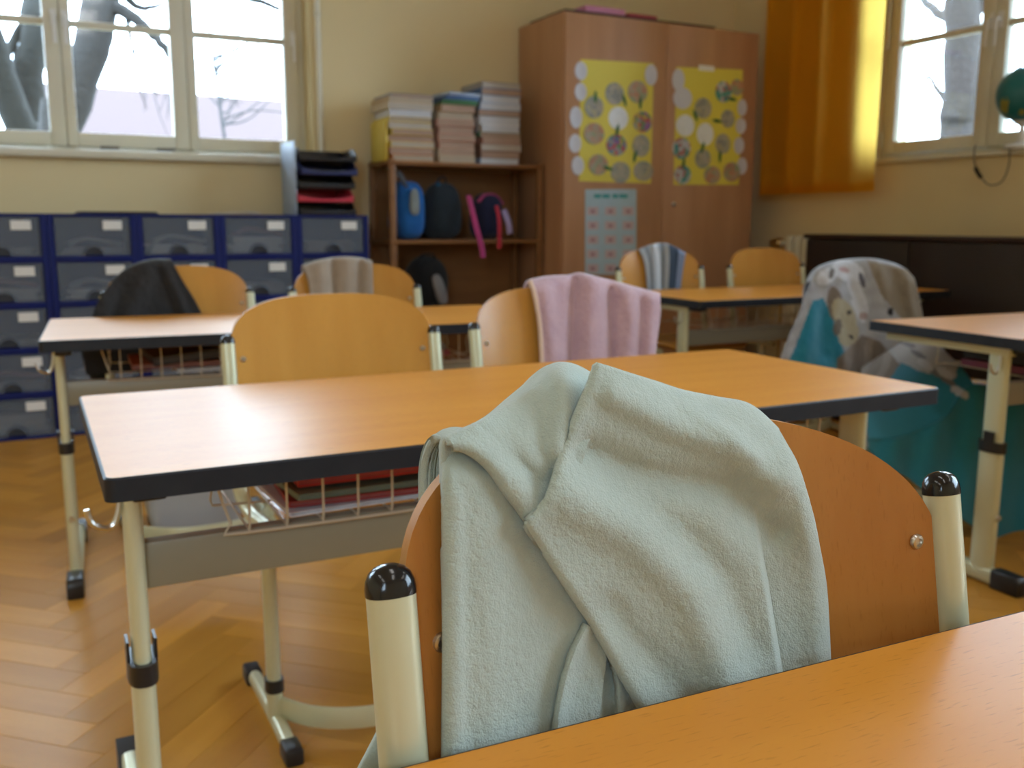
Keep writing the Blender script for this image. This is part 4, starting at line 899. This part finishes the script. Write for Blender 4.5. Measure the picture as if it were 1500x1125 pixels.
def book_stack(cx, cy, w, d, which, cols, hs, seed, spine='left'):
    rr = random.Random(seed); z = 1.2055
    for i, (c, h) in enumerate(zip(cols, hs)):
        pg = 3 if c in ('white', 'pale blue') else 1 if c == 'rose' else i % 3; col = bookc[c]; ww, dd = w * rr.uniform(0.92, 1.0), d * rr.uniform(0.92, 1.0); m = MB(); ct = 0.0022
        m.box(-ww / 2, ww / 2, -dd / 2, dd / 2, 0, ct, 0).box(-ww / 2, ww / 2, -dd / 2, dd / 2, h - ct, h, 0)
        m.box(-ww / 2, -ww / 2 + ct, -dd / 2, dd / 2, ct, h - ct, 0).box(-ww / 2 + ct, ww / 2 - 0.004, -dd / 2 + 0.004, dd / 2 - 0.004, ct, h - ct, 1)
        o = m.build('book', [flat('book_' + c.replace(' ', '_'), col, 0.5), flat('pages_%d' % pg, [(0.46, 0.38, 0.29), (0.42, 0.29, 0.22), (0.48, 0.43, 0.37), (0.56, 0.57, 0.60)][pg], 0.9)], None, smooth=False)
        place(o, cx + rr.uniform(-.008, .008), cy + rr.uniform(-.006, .006), z, rr.uniform(-0.05, 0.05)); z += h + 0.0008
        tag(o, '%s book, %s from below in the %s stack on the shelf top' % (c, ordn[i] if i else 'first', which), 'book', 'books stacked on the shelf top')
book_stack(1.655, 3.50, 0.235, 0.26, 'left', ['orange', 'rose', 'yellow', 'rose', 'yellow', 'cream', 'yellow', 'white', 'cream', 'tan', 'grey'], [0.03, 0.034, 0.026, 0.03, 0.03, 0.03, 0.024, 0.034, 0.03, 0.028, 0.014], 1)
book_stack(1.895, 3.50, 0.205, 0.26, 'middle', ['tan', 'cream', 'rose', 'rose', 'rose', 'rose', 'cream', 'tan'], [0.034, 0.032, 0.036, 0.034, 0.036, 0.034, 0.034, 0.034], 2)
book_stack(2.135, 3.50, 0.235, 0.26, 'right', ['pale blue', 'brown', 'brown', 'rose', 'green', 'white', 'white', 'dark', 'pale blue', 'pale blue', 'blue', 'grey'], [0.028, 0.034, 0.036, 0.034, 0.022, 0.036, 0.04, 0.03, 0.034, 0.036, 0.034, 0.03], 3)
o = MB().box(-0.007, 0.007, -0.1, 0.1, 0, 0.19).build('folder', flat('book_yellow', bookc['yellow'], 0.5), bevel=0.002); place(o, 1.5265, 3.49, 1.2055, 0.03); tag(o, 'yellow folder standing on edge against the left book stack', 'folder')
zc = 1.2055 + sum([0.034, 0.032, 0.036, 0.034, 0.036, 0.034, 0.034, 0.034]) + 8 * 0.0008
for i, (c, h) in enumerate((('green', 0.022), ('blue', 0.020), ('pale blue', 0.016))):
    o = MB().box(-0.09, 0.09, -0.12, 0.12, 0, h).build('notebook', flat('book_' + c.replace(' ', '_'), bookc[c], 0.5), bevel=0.002); place(o, 1.925, 3.49, zc + sum((0.022, 0.020, 0.016)[:i]) + 0.0006 * (i + 1), 0.12 * (i - 1))
    tag(o, '%s notebook lying across the top of the middle book stack' % c, 'notebook', 'notebooks on the middle book stack')

def puffy(w, d, h, n=2.6, k=16, lean=0.0, taper=0.2, seed=0):
    """soft bag body: a rounded block, narrower on top"""
    m = MB(); nu, nv = 28, k; rng = np.random.default_rng(seed); vs = []
    for i in range(nv + 1):
        ph = -math.pi / 2 + math.pi * i / nv; cz = math.copysign(abs(math.sin(ph)) ** (2 / n), math.sin(ph)); rr = abs(math.cos(ph)) ** (2 / n)
        for j in range(nu):
            th = 2 * math.pi * j / nu; c, s = math.cos(th), math.sin(th)
            x = math.copysign(abs(c) ** (2 / n), c) * rr; y = math.copysign(abs(s) ** (2 / n), s) * rr; z = (cz + 1) / 2
            f = 1 - taper * z ** 1.5; wob = 0.04 * math.sin(3 * th + seed) * math.sin(5 * z + seed)
            vs.append((x * w / 2 * (f + wob), y * d / 2 * (f + wob) + lean * z, z * h))
    m.add(vs, [(i * nu + j, i * nu + (j + 1) % nu, (i + 1) * nu + (j + 1) % nu, (i + 1) * nu + j) for i in range(nv) for j in range(nu)]); return m
ZS = 0.825
def fab(name, c): 
    if name not in M: M[name] = cloth(name, c, tuple(q * 0.75 for q in c), 0.6, bump=(200, 0.4, 0.002), sheen=0.1, scale=25)
    return M[name]
t = thing('gym_bag', 'bright blue bag with grey mesh pocket at the left end of the shelf', 'bag', (1.665, 3.50, ZS))
puffy(0.165, 0.22, 0.29, 3.4, seed=1, taper=0.15).build('body', fab('royal_blue_nylon', (0.02, 0.13, 0.42)), t, angle=180)
MB().tube(crom([(-0.03, -0.085, 0.26), (-0.06, -0.11, 0.29), (-0.07, -0.08, 0.33), (-0.03, -0.02, 0.31), (0.0, 0.0, 0.265)], 20), 0.012, 0.004, 8).build('strap', fab('grey_webbing', (0.16, 0.19, 0.24)), t)
puffy(0.055, 0.03, 0.13, 3, seed=2).build('pocket', fab('grey_mesh', (0.25, 0.29, 0.30)), t, angle=180).location = (0.005, -0.105, 0.12)
t = thing('backpack', 'dark grey backpack with blue top beside the bright blue bag', 'bag', (1.856, 3.50, ZS))
puffy(0.205, 0.22, 0.285, 3.2, seed=4, taper=0.25).build('body', fab('dark_slate_nylon', (0.022, 0.032, 0.045)), t, angle=180)
puffy(0.09, 0.12, 0.20, 2.3, seed=5, taper=0.5).build('top_flap', fab('petrol_blue_nylon', (0.015, 0.10, 0.22)), t, angle=180).location = (-0.03, -0.03, 0.09)
MB().tube(crom([(-0.02, 0.0, 0.28), (-0.01, -0.01, 0.31), (0.02, -0.01, 0.31), (0.03, 0.0, 0.265)], 12), 0.008, 0.004, 8).build('loop', fab('dark_slate_nylon', (0.022, 0.032, 0.045)), t)
t = thing('sports_bag', 'navy bag with pink straps hanging over the shelf edge', 'bag', (2.075, 3.425, ZS))
puffy(0.155, 0.20, 0.235, 3.0, seed=7, taper=0.15).build('body', fab('navy_nylon', (0.016, 0.02, 0.055)), t, angle=180)
pkf = fab('pink_webbing', (0.50, 0.07, 0.24)); 
MB().tube(crom([(-0.11, -0.03, 0.22), (-0.115, -0.08, 0.15), (-0.10, -0.105, 0.05), (-0.075, -0.11, -0.04), (-0.07, -0.11, -0.09)], 20), 0.015, 0.005, 8, side=(1, 0, 0)).build('strap', pkf, t)
MB().tube(crom([(0.012, -0.10, 0.17), (0.02, -0.115, 0.1), (0.022, -0.115, 0.0), (0.02, -0.115, -0.045)], 16), 0.011, 0.005, 8, side=(1, 0, 0)).build('strap', fab('red_webbing', (0.5, 0.04, 0.07)), t)
MB().tube(crom([(0.06, -0.085, 0.15), (0.085, -0.09, 0.09), (0.1, -0.08, 0.03)], 14), 0.016, 0.005, 8, side=(1, 0, 0)).build('side_panel', fab('lilac_nylon', (0.42, 0.36, 0.60)), t)
MB().tube(crom([(-0.07, -0.06, 0.19), (-0.03, -0.05, 0.225), (0.03, -0.05, 0.225), (0.07, -0.06, 0.18)], 14), 0.014, 0.005, 8).build('piping', pkf, t)
t = thing('satchel', 'dark grey rounded satchel with a pale patch on the lower shelf board', 'bag', (1.755, 3.47, 0.46))
puffy(0.25, 0.22, 0.285, 2.2, seed=9, taper=0.12).build('body', fab('black_nylon', (0.012, 0.013, 0.015)), t, angle=180)
pt = puffy(0.062, 0.03, 0.16, 2.8, seed=10, taper=0.1).build('reflective_patch', flat('grey_reflective_patch', (0.19, 0.19, 0.20), 0.35), t, angle=180); pt.location = (0.055, -0.108, 0.04); pt.rotation_euler = (0, -0.3, 0)

MB().tube(crom([(-0.04, -0.03, 0.265), (-0.03, -0.03, 0.29), (0.03, -0.03, 0.29), (0.04, -0.03, 0.265)], 12), 0.009, 0.004, 8).build('handle', fab('black_nylon', (0.01, 0.01, 0.01)), t)
# ------------------------------------------------------------------ wardrobe with posters
WX0, WX1, WY, WH = 2.394, 3.634, 3.20, 1.945
wd = thing('wardrobe', 'tall two door beech veneer wardrobe in the room corner', 'wardrobe', (0, 0, 0))
m = MB().box(WX0, WX0 + 0.02, WY, YB - 0.02, 0, WH).box(WX1 - 0.02, WX1, WY, YB - 0.02, 0, WH).box(WX0 + 0.02, WX1 - 0.02, WY, YB - 0.02, WH - 0.022, WH).box(WX0 + 0.02, WX1 - 0.02, YB - 0.03, YB - 0.02, 0, WH - 0.022).box(WX0 + 0.02, WX1 - 0.02, WY, YB - 0.03, 0.06, 0.08)
m.build('carcass', M['cabinet'], wd, bevel=0.002)
WM = 3.013
for i, (a, b) in enumerate(((WX0 + 0.004, WM - 0.0015), (WM + 0.0015, WX1 - 0.004))):
    d = MB().box(a, b, WY - 0.019, WY - 0.0005, 0.07, WH - 0.006).build('door', M['cabinet'], wd, bevel=0.002)
    if i: MB().lathe([(0.011, 0.0), (0.011, -0.006), (0.008, -0.009), (0.003, -0.009)], (a + 0.07, WY - 0.019, 1.012), 16, axis=1).box(a + 0.0685, a + 0.0715, WY - 0.0295, WY - 0.0275, 1.006, 1.018).build('lock', M['steel'], d)
MB().box(WX0 + 0.02, WX1 - 0.02, WY + 0.02, WY + 0.04, 0, 0.062).build('plinth', M['cabinet'], wd, smooth=False)
YP = WY - 0.0195

def zpt(z, s, ox, oy): return [(x / s + ox, y / s + oy) for x, y in z]
def on_door(u, v): return at_y(u, v, YP)
def sheet_on_door(name, corners, m, parent):
    a = [on_door(*c) for c in corners]; e = 0.0012
    vs = [(p[0], YP, p[2]) for p in a] + [(p[0], YP - e, p[2]) for p in a]
    return MB().add(vs, [(0, 1, 2, 3), (7, 6, 5, 4)] + [(k, (k + 1) % 4, 4 + (k + 1) % 4, 4 + k) for k in range(4)]).build(name, m, parent, smooth=False)
M['yellow_card'] = mat('yellow_poster_card', (0.74, 0.64, 0.085), 0.55, noise=((3, 3, 3), 0.4, (0.68, 0.57, 0.06)))
def collage(name, cols):
    m = bpy.data.materials.new(name); m.use_nodes = True; nt = m.node_tree; b = nt.nodes['Principled BSDF']; b.inputs['Roughness'].default_value = 0.5
    t = nt.nodes.new('ShaderNodeTexCoord'); oi = nt.nodes.new('ShaderNodeObjectInfo'); ad = nt.nodes.new('ShaderNodeVectorMath'); ad.operation = 'ADD'
    sc_ = nt.nodes.new('ShaderNodeVectorMath'); sc_.operation = 'SCALE'; sc_.inputs[0].default_value = (7, 3, 5); nt.links.new(oi.outputs['Random'], sc_.inputs[3])
    nt.links.new(t.outputs['Object'], ad.inputs[0]); nt.links.new(sc_.outputs[0], ad.inputs[1])
    v = nt.nodes.new('ShaderNodeTexVoronoi'); v.inputs['Scale'].default_value = 48; nt.links.new(ad.outputs[0], v.inputs['Vector'])
    sp = nt.nodes.new('ShaderNodeSeparateColor'); nt.links.new(v.outputs['Color'], sp.inputs[0])
    r = nt.nodes.new('ShaderNodeValToRGB'); r.color_ramp.interpolation = 'CONSTANT'
    el = r.color_ramp.elements
    for i, c in enumerate(cols):
        e = el[i] if i < 2 else el.new(i / len(cols)); e.position = i / len(cols); e.color = (*c, 1)
    nt.links.new(sp.outputs[0], r.inputs[0]); nt.links.new(r.outputs[0], b.inputs['Base Color']); return m
CO = {'w': mat('plate_white', (0.62, 0.62, 0.68), 0.5, noise=((40, 40, 40), 0.4, (0.56, 0.56, 0.63))),
      'g': collage('collage_grey', [(0.36, 0.34, 0.26), (0.30, 0.32, 0.26), (0.40, 0.36, 0.30), (0.26, 0.27, 0.24), (0.42, 0.36, 0.22)]),
      'r': collage('collage_rose', [(0.46, 0.30, 0.18), (0.40, 0.32, 0.22), (0.48, 0.24, 0.14), (0.30, 0.34, 0.20)]),
      'm': collage('collage_mixed', [(0.45, 0.08, 0.10), (0.08, 0.22, 0.32), (0.50, 0.34, 0.06), (0.30, 0.30, 0.28), (0.10, 0.28, 0.10), (0.28, 0.12, 0.30)]),
      't': collage('collage_teal', [(0.05, 0.26, 0.28), (0.50, 0.52, 0.52), (0.10, 0.32, 0.26), (0.40, 0.16, 0.14), (0.5, 0.5, 0.56)]),
      'b': mat('bright_paper', (0.80, 0.82, 0.84), 0.35, noise=((30, 30, 30), 0.5, (0.62, 0.66, 0.66))), 'l': flat('leaf_green_card', (0.05, 0.16, 0.04))}
def poster(label_, corners, discs, leaves, ox=740, s=3.75):
    c = zpt(corners, s, ox, 0); ctr = on_door(*(np.mean(c, 0)))
    t = thing('collage_poster', label_, 'poster', (0, 0, 0), 0, 'yellow collage posters on the wardrobe')
    sheet_on_door('card', c, M['yellow_card'], t)
    for i, (x, y, rx, ry, k) in enumerate(discs):
        p = on_door(x / s + ox, y / s); q = on_door((x + rx) / s + ox, y / s); q2 = on_door(x / s + ox, (y + ry) / s); a, b = abs(q[0] - p[0]), abs(q2[2] - p[2])
        lv = 0.0014 + 0.0022 * (i % 3); m = MB(); n = 20; th = [2 * math.pi * j / n for j in range(n)]
        ring = lambda f, e: [(a * f * math.cos(h), e, b * f * math.sin(h)) for h in th]
        m.add(ring(1, 0) + ring(1, -0.0014) + ring(0.72, -0.0020) + ring(0.66, -0.0012), [(r * n + j, r * n + (j + 1) % n, (r + 1) * n + (j + 1) % n, (r + 1) * n + j) for r in range(3) for j in range(n)] + [tuple(range(n))[::-1], tuple(range(3 * n, 4 * n))])
        o = m.build('paper_plate', CO[k], t, angle=60); o.location = (p[0], YP - lv, p[2])
    for x, y, dx, dy in leaves:
        p = on_door(x / s + ox, y / s); w = 0.010
        v = Vector((dx, 0, -dy)).normalized(); nrm = Vector((v.z, 0, -v.x)); L = 0.036
        pts = [v * -L, v * -L * .3 + nrm * w, v * L * .5 + nrm * w * .8, v * L, v * L * .5 - nrm * w * .8, v * -L * .3 - nrm * w]
        o = MB().add([tuple(q) for q in pts] + [tuple(q + Vector((0, -0.0012, 0))) for q in pts], [(0, 1, 2, 3, 4, 5), (11, 10, 9, 8, 7, 6)] + [(k, (k + 1) % 6, 6 + (k + 1) % 6, 6 + k) for k in range(6)]).build('paper_leaf', CO['l'], t, smooth=False)
        o.location = (p[0], YP - 0.0075, p[2])
poster('yellow card poster of round paper plates on the left wardrobe door', [(415, 325), (815, 348), (800, 1008), (405, 995)],
       [(415, 390, 34, 52, 'w'), (412, 505, 33, 50, 'w'), (385, 645, 35, 60, 'w'), (382, 788, 35, 52, 'w'), (396, 910, 34, 52, 'w'), (798, 412, 34, 58, 'w'),
        (600, 515, 52, 62, 'g'), (725, 505, 54, 62, 'r'), (485, 590, 52, 62, 'g'), (620, 650, 54, 64, 'b'), (752, 670, 52, 58, 'm'), (485, 735, 56, 60, 'r'), (610, 797, 56, 60, 'm'), (745, 800, 48, 62, 'g'), (508, 905, 54, 58, 'r'), (632, 947, 54, 60, 'g'), (757, 940, 54, 56, 'g')],
       [(492, 535, 0, -1), (650, 550, .4, 1), (738, 565, 0, 1), (612, 715, -.2, 1), (708, 860, -.2, 1), (560, 925, 1, .2)])
poster('yellow card poster with teal and white plates on the right wardrobe door', [(940, 368), (1305, 383), (1282, 1015), (925, 1015)],
       [(950, 440, 34, 62, 'w'), (972, 540, 52, 60, 'w'), (985, 690, 50, 60, 'b'), (968, 815, 50, 60, 't'), (972, 960, 46, 52, 't'), (1195, 505, 44, 58, 't'), (1272, 480, 36, 46, 'r'), (1085, 595, 46, 58, 'g'), (1298, 592, 26, 46, 'w'),
        (1222, 652, 38, 50, 'g'), (1292, 692, 28, 44, 'w'), (1095, 738, 46, 62, 'b'), (1195, 790, 42, 56, 'g'), (1282, 800, 28, 46, 'w'), (1082, 872, 44, 54, 'g'), (1300, 912, 28, 46, 'w'), (1135, 962, 46, 50, 'r'), (1240, 945, 46, 54, 'r')],
       [(1040, 635, .5, 1), (1160, 665, 1, .1), (1175, 860, 0, 1), (975, 900, .1, -1), (1240, 545, 1, .1), (1080, 810, -.3, 1)])
p = on_door(1105 / 3.75 + 740, 375 / 3.75)
o = MB().box(-0.052, 0.052, -0.001, 0, -0.014, 0.014).build('paper_strip', M['paper'], smooth=False); o.location = (p[0], YP - 0.0015, p[2]); tag(o, 'white paper strip stuck over the top edge of the right yellow poster', 'paper')

cal = thing('picture_chart', 'pale blue chart of small pink pictures below the left yellow poster', 'chart', (0, 0, 0))
sheet_on_door('sheet', [(857, 277.5), (932, 277), (932, 402), (857, 402)], flat('pale_blue_chart_paper', (0.42, 0.56, 0.63), 0.5), cal)
pic = flat('pink_picture_print', (0.58, 0.44, 0.46), 0.5); tq = flat('teal_heading_print', (0.03, 0.32, 0.34), 0.5); pic2 = flat('pink_print_detail', (0.42, 0.24, 0.27), 0.5)
for r in range(5):
    for c in range(3):
        u, v = 868 + 26 * c, 309 + 21 * r; a, b = on_door(u - 8, v - 6), on_door(u + 8, v + 6)
        o = MB().box(a[0], b[0], YP - 0.0018, YP - 0.0012, b[2], a[2]).build('picture', pic, cal, smooth=False)
        x, z = (a[0] + b[0]) / 2, (a[2] + b[2]) / 2
        MB().box(x - 0.012, x + 0.012, YP - 0.0022, YP - 0.0018, z - 0.012, z + 0.008).build('figure', pic2, o, smooth=False)
for u0, u1 in ((870, 880), (882, 893), (897, 905), (907, 919)):
    a, b = on_door(u0, 284.5), on_door(u1, 290); MB().box(a[0], b[0], YP - 0.0018, YP - 0.0012, b[2], a[2]).build('heading', tq, cal, smooth=False)

# things lying on the wardrobe
def lay(name, lb, cat, c, x0, x1, y0, y1, z0, h):
    o = MB().box(-(x1 - x0) / 2, (x1 - x0) / 2, -(y1 - y0) / 2, (y1 - y0) / 2, 0, h).box(-(x1 - x0) / 2 + .01, (x1 - x0) / 2 - .01, -(y1 - y0) / 2 + .01, (y1 - y0) / 2 - .01, h, h + 0.003).build(name, c, bevel=0.002); place(o, (x0 + x1) / 2, (y0 + y1) / 2, z0); return tag(o, lb, cat)
lay('portfolio', 'dark portfolio lying flat on top of the wardrobe', 'folder', flat('dark_brown_card', (0.05, 0.025, 0.02), 0.5), 2.43, 3.38, 3.25, 3.62, WH + 0.0005, 0.022)
lay('flat_box', 'pink flat box on the portfolio above the left wardrobe door', 'box', flat('pink_card', (0.62, 0.24, 0.40), 0.5), 2.56, 2.80, 3.26, 3.52, WH + 0.026, 0.03)
lay('red_folder', 'red folder on the portfolio beside the pink box', 'folder', flat('crimson_card', (0.42, 0.04, 0.07), 0.5), 2.82, 3.0, 3.26, 3.52, WH + 0.026, 0.016)

# ------------------------------------------------------------------ curtain at the right wall
def curtain():
    m = bpy.data.materials.new('ochre_curtain_fabric'); m.use_nodes = True; nt = m.node_tree; o = nt.nodes['Material Output']
    for n in list(nt.nodes):
        if n != o: nt.nodes.remove(n)
    d = nt.nodes.new('ShaderNodeBsdfDiffuse'); t = nt.nodes.new('ShaderNodeBsdfTranslucent'); mx = nt.nodes.new('ShaderNodeMixShader'); mx.inputs[0].default_value = 0.82
    n = nt.nodes.new('ShaderNodeTexWave'); n.inputs['Scale'].default_value = 220; n.bands_direction = 'Z'; n.inputs['Distortion'].default_value = 1
    tc_ = nt.nodes.new('ShaderNodeTexCoord'); nt.links.new(tc_.outputs['Object'], n.inputs['Vector'])
    r = nt.nodes.new('ShaderNodeMix'); r.data_type = 'RGBA'; r.inputs[6].default_value = (0.52, 0.28, 0.03, 1); r.inputs[7].default_value = (0.46, 0.23, 0.022, 1); nt.links.new(n.outputs['Fac'], r.inputs[0])
    nt.links.new(r.outputs[2], d.inputs[0]); t.inputs[0].default_value = (0.98, 0.64, 0.13, 1); nt.links.new(d.outputs[0], mx.inputs[1]); nt.links.new(t.outputs[0], mx.inputs[2]); nt.links.new(mx.outputs[0], o.inputs[0])
    return m
M['curtain'] = curtain()
cu = thing('curtain', 'ochre yellow pleated curtain hanging beside the right wall window', 'curtain', (0, 0, 0))
yy = np.linspace(3.235, 2.415, 180)
ph = np.interp(yy, [2.415, 2.56, 2.66, 2.80, 2.95, 3.10, 3.235], [0.0, 1.15, 2.0, 3.1, 4.6, 6.0, 7.2]) * math.pi
amp = np.interp(yy, [2.415, 2.5, 2.7, 3.2], [0.006, 0.014, 0.030, 0.036])
zz = np.linspace(1.115, 2.86, 26); base_x = np.interp(yy, [2.415, 2.60, 2.70, 3.235], [3.745, 3.745, 3.72, 3.71])
sh_ = 1 - 0.12 * (zz[:, None] - 1.1) / 1.75
G = np.zeros((26, 180, 3)); G[..., 0] = base_x[None] - amp[None] * np.sin(ph[None] + 0.15 * np.sin(zz[:, None] * 2)) * sh_; G[..., 1] = yy[None]; G[..., 2] = zz[:, None]
MB().grid(G).build('fabric', M['curtain'], cu, angle=180)
H = G[:2].copy(); H[0, :, 2] = 1.072; H[1, :, 2] = 1.118
H2 = H.copy(); H2[..., 0] += 0.004
MB().grid(H).grid(H2).build('hem', M['curtain'], cu, angle=180)
MB().tube([(3.72, 2.30, 2.875), (3.72, 3.42, 2.875)], 0.014, n=12).build('rail', M['frame'], cu)
for yb_ in (2.35, 3.35): MB().tube([(3.72, yb_, 2.875), (XR, yb_, 2.875)], 0.008, n=8).build('rail_bracket', M['frame'], cu)

# ------------------------------------------------------------------ radiator and long dark sideboard under the right window
ra = thing('radiator', 'cream radiator end with brass valve showing beyond the dark sideboard', 'radiator', (0, 0, 0))
for k in range(14):
    y0 = 3.035 - 0.06 * (k + 1); MB().box(3.745, 3.845, y0, y0 + 0.05, 0.12, 0.845).build('rib', M['frame'], ra, bevel=0.012)
MB().tube([(3.795, 2.18, 0.18), (3.795, 3.05, 0.18)], 0.018, n=10).tube([(3.795, 2.18, 0.80), (3.795, 3.10, 0.80)], 0.018, n=10).build('manifold', M['frame'], ra)
br = flat('brass_valve', (0.50, 0.30, 0.10), 0.35, metal=0.7)
MB().lathe([(0.016, 0.0), (0.028, 0.01), (0.030, 0.04), (0.026, 0.075), (0.01, 0.08)], (3.795, 3.10, 0.80), 16, axis=1).build('valve_head', br, ra)
MB().tube([(3.795, 3.08, 0.80), (3.795, 3.08, 0.0)], 0.010, n=10).build('feed_pipe', br, ra)
M['dark'] = mat('dark_brown_varnish', (0.016, 0.009, 0.008), 0.5, noise=((4, 4, 4), 0.5, (0.022, 0.011, 0.009)))
sb = thing('sideboard', 'long low dark brown sideboard along the wall below the right window', 'sideboard', (0, 0, 0))
SBX, S0, S1, SH = 3.50, -0.6, 2.60, 0.858
MB().box(SBX + 0.012, 3.735, S0, S1, 0.05, SH - 0.022).box(SBX + 0.03, 3.72, S0 + 0.03, S1 - 0.03, 0, 0.05).build('body', M['dark'], sb, bevel=0.003)
MB().box(SBX - 0.012, 3.742, S0 - 0.01, S1 + 0.015, SH - 0.022, SH).build('top', mat('dark_red_brown_top', (0.028, 0.012, 0.010), 0.4, noise=((4, 4, 4), 0.5, (0.02, 0.009, 0.008))), sb, bevel=0.004)
for k in range(5):
    y0 = S0 + (S1 - S0) * k / 5 + 0.003; y1 = S0 + (S1 - S0) * (k + 1) / 5 - 0.003
    d = MB().box(SBX - 0.004, SBX + 0.0115, y0, y1, 0.06, SH - 0.026).build('door', M['dark'], sb, bevel=0.002)
    MB().lathe([(0.010, -0.004), (0.012, -0.012), (0.006, -0.016)], (SBX, y0 + 0.05, 0.5), 12, axis=0).build('knob', M['dark'], d)

# ------------------------------------------------------------------ globe on the right sill
GX, GY, GZ, GR = 3.885, 1.735, 1.470, 0.118
gl = thing('globe', 'teal desk globe with yellowish land on the sill of the right window', 'globe', (GX, GY, 1.2385))
gm = bpy.data.materials.new('globe_map'); gm.use_nodes = True; nt = gm.node_tree; b = nt.nodes['Principled BSDF']; b.inputs['Roughness'].default_value = 0.3
n = nt.nodes.new('ShaderNodeTexNoise'); n.inputs['Scale'].default_value = 11; n.inputs['Detail'].default_value = 4; t_ = nt.nodes.new('ShaderNodeTexCoord'); mp_ = nt.nodes.new('ShaderNodeMapping'); mp_.inputs['Location'].default_value = (1.9, 0.3, 0.7)
nt.links.new(t_.outputs['Object'], mp_.inputs[0]); nt.links.new(mp_.outputs[0], n.inputs['Vector'])
r = nt.nodes.new('ShaderNodeValToRGB'); r.color_ramp.elements[0].position = 0.60; r.color_ramp.elements[0].color = (0.01, 0.16, 0.19, 1); r.color_ramp.elements[1].position = 0.625; r.color_ramp.elements[1].color = (0.30, 0.28, 0.06, 1)
nt.links.new(n.outputs['Fac'], r.inputs[0]); nt.links.new(r.outputs[0], b.inputs['Base Color'])
zc = GZ - 1.2385
bal = MB().lathe([(max(0.001, GR * math.sin(a)), -GR * math.cos(a)) for a in np.linspace(0.02, math.pi - 0.02, 24)], (0, 0, zc), 36).build('ball', gm, gl, angle=180)
wp = flat('white_globe_stand', (0.72, 0.72, 0.70), 0.3)
MB().lathe([(0.07, 0.0), (0.07, 0.012), (0.06, 0.02), (0.018, 0.03), (0.012, 0.06), (0.012, 0.095), (0.03, 0.112), (0.045, 0.120)], (0, 0, 0), 28).build('stand', wp, gl, angle=40)
MB().tube([(0, (GR + .009) * math.sin(a), zc - (GR + .009) * math.cos(a)) for a in np.linspace(0.1, math.pi - 0.25, 22)], 0.008, 0.003, 8, side=(1, 0, 0)).build('meridian_arc', wp, gl)
wc = flat('grey_cable', (0.16, 0.14, 0.11), 0.5)
def gp(u, v, x=XR - 0.04): q = at_x(u, v, x); return (q[0] - GX, q[1] - GY, q[2] - 1.2385)
cp = crom([(-0.03, 0.06, 0.012), (-0.055, 0.03, 0.012), gp(1478, 215), gp(1478, 240), gp(1468, 265), gp(1450, 271), gp(1436, 258), gp(1428, 240), gp(1427, 222), gp(1429, 212)], 60)
cb = MB().tube(cp, 0.0032, n=8).build('cable', wc, gl)
q = [gp(1437, 260), gp(1433, 254), gp(1429, 246)]; MB().tube(q, 0.012, 0.008, 10).build('switch', flat('black_switch', (0.012, 0.012, 0.012), 0.4), cb)
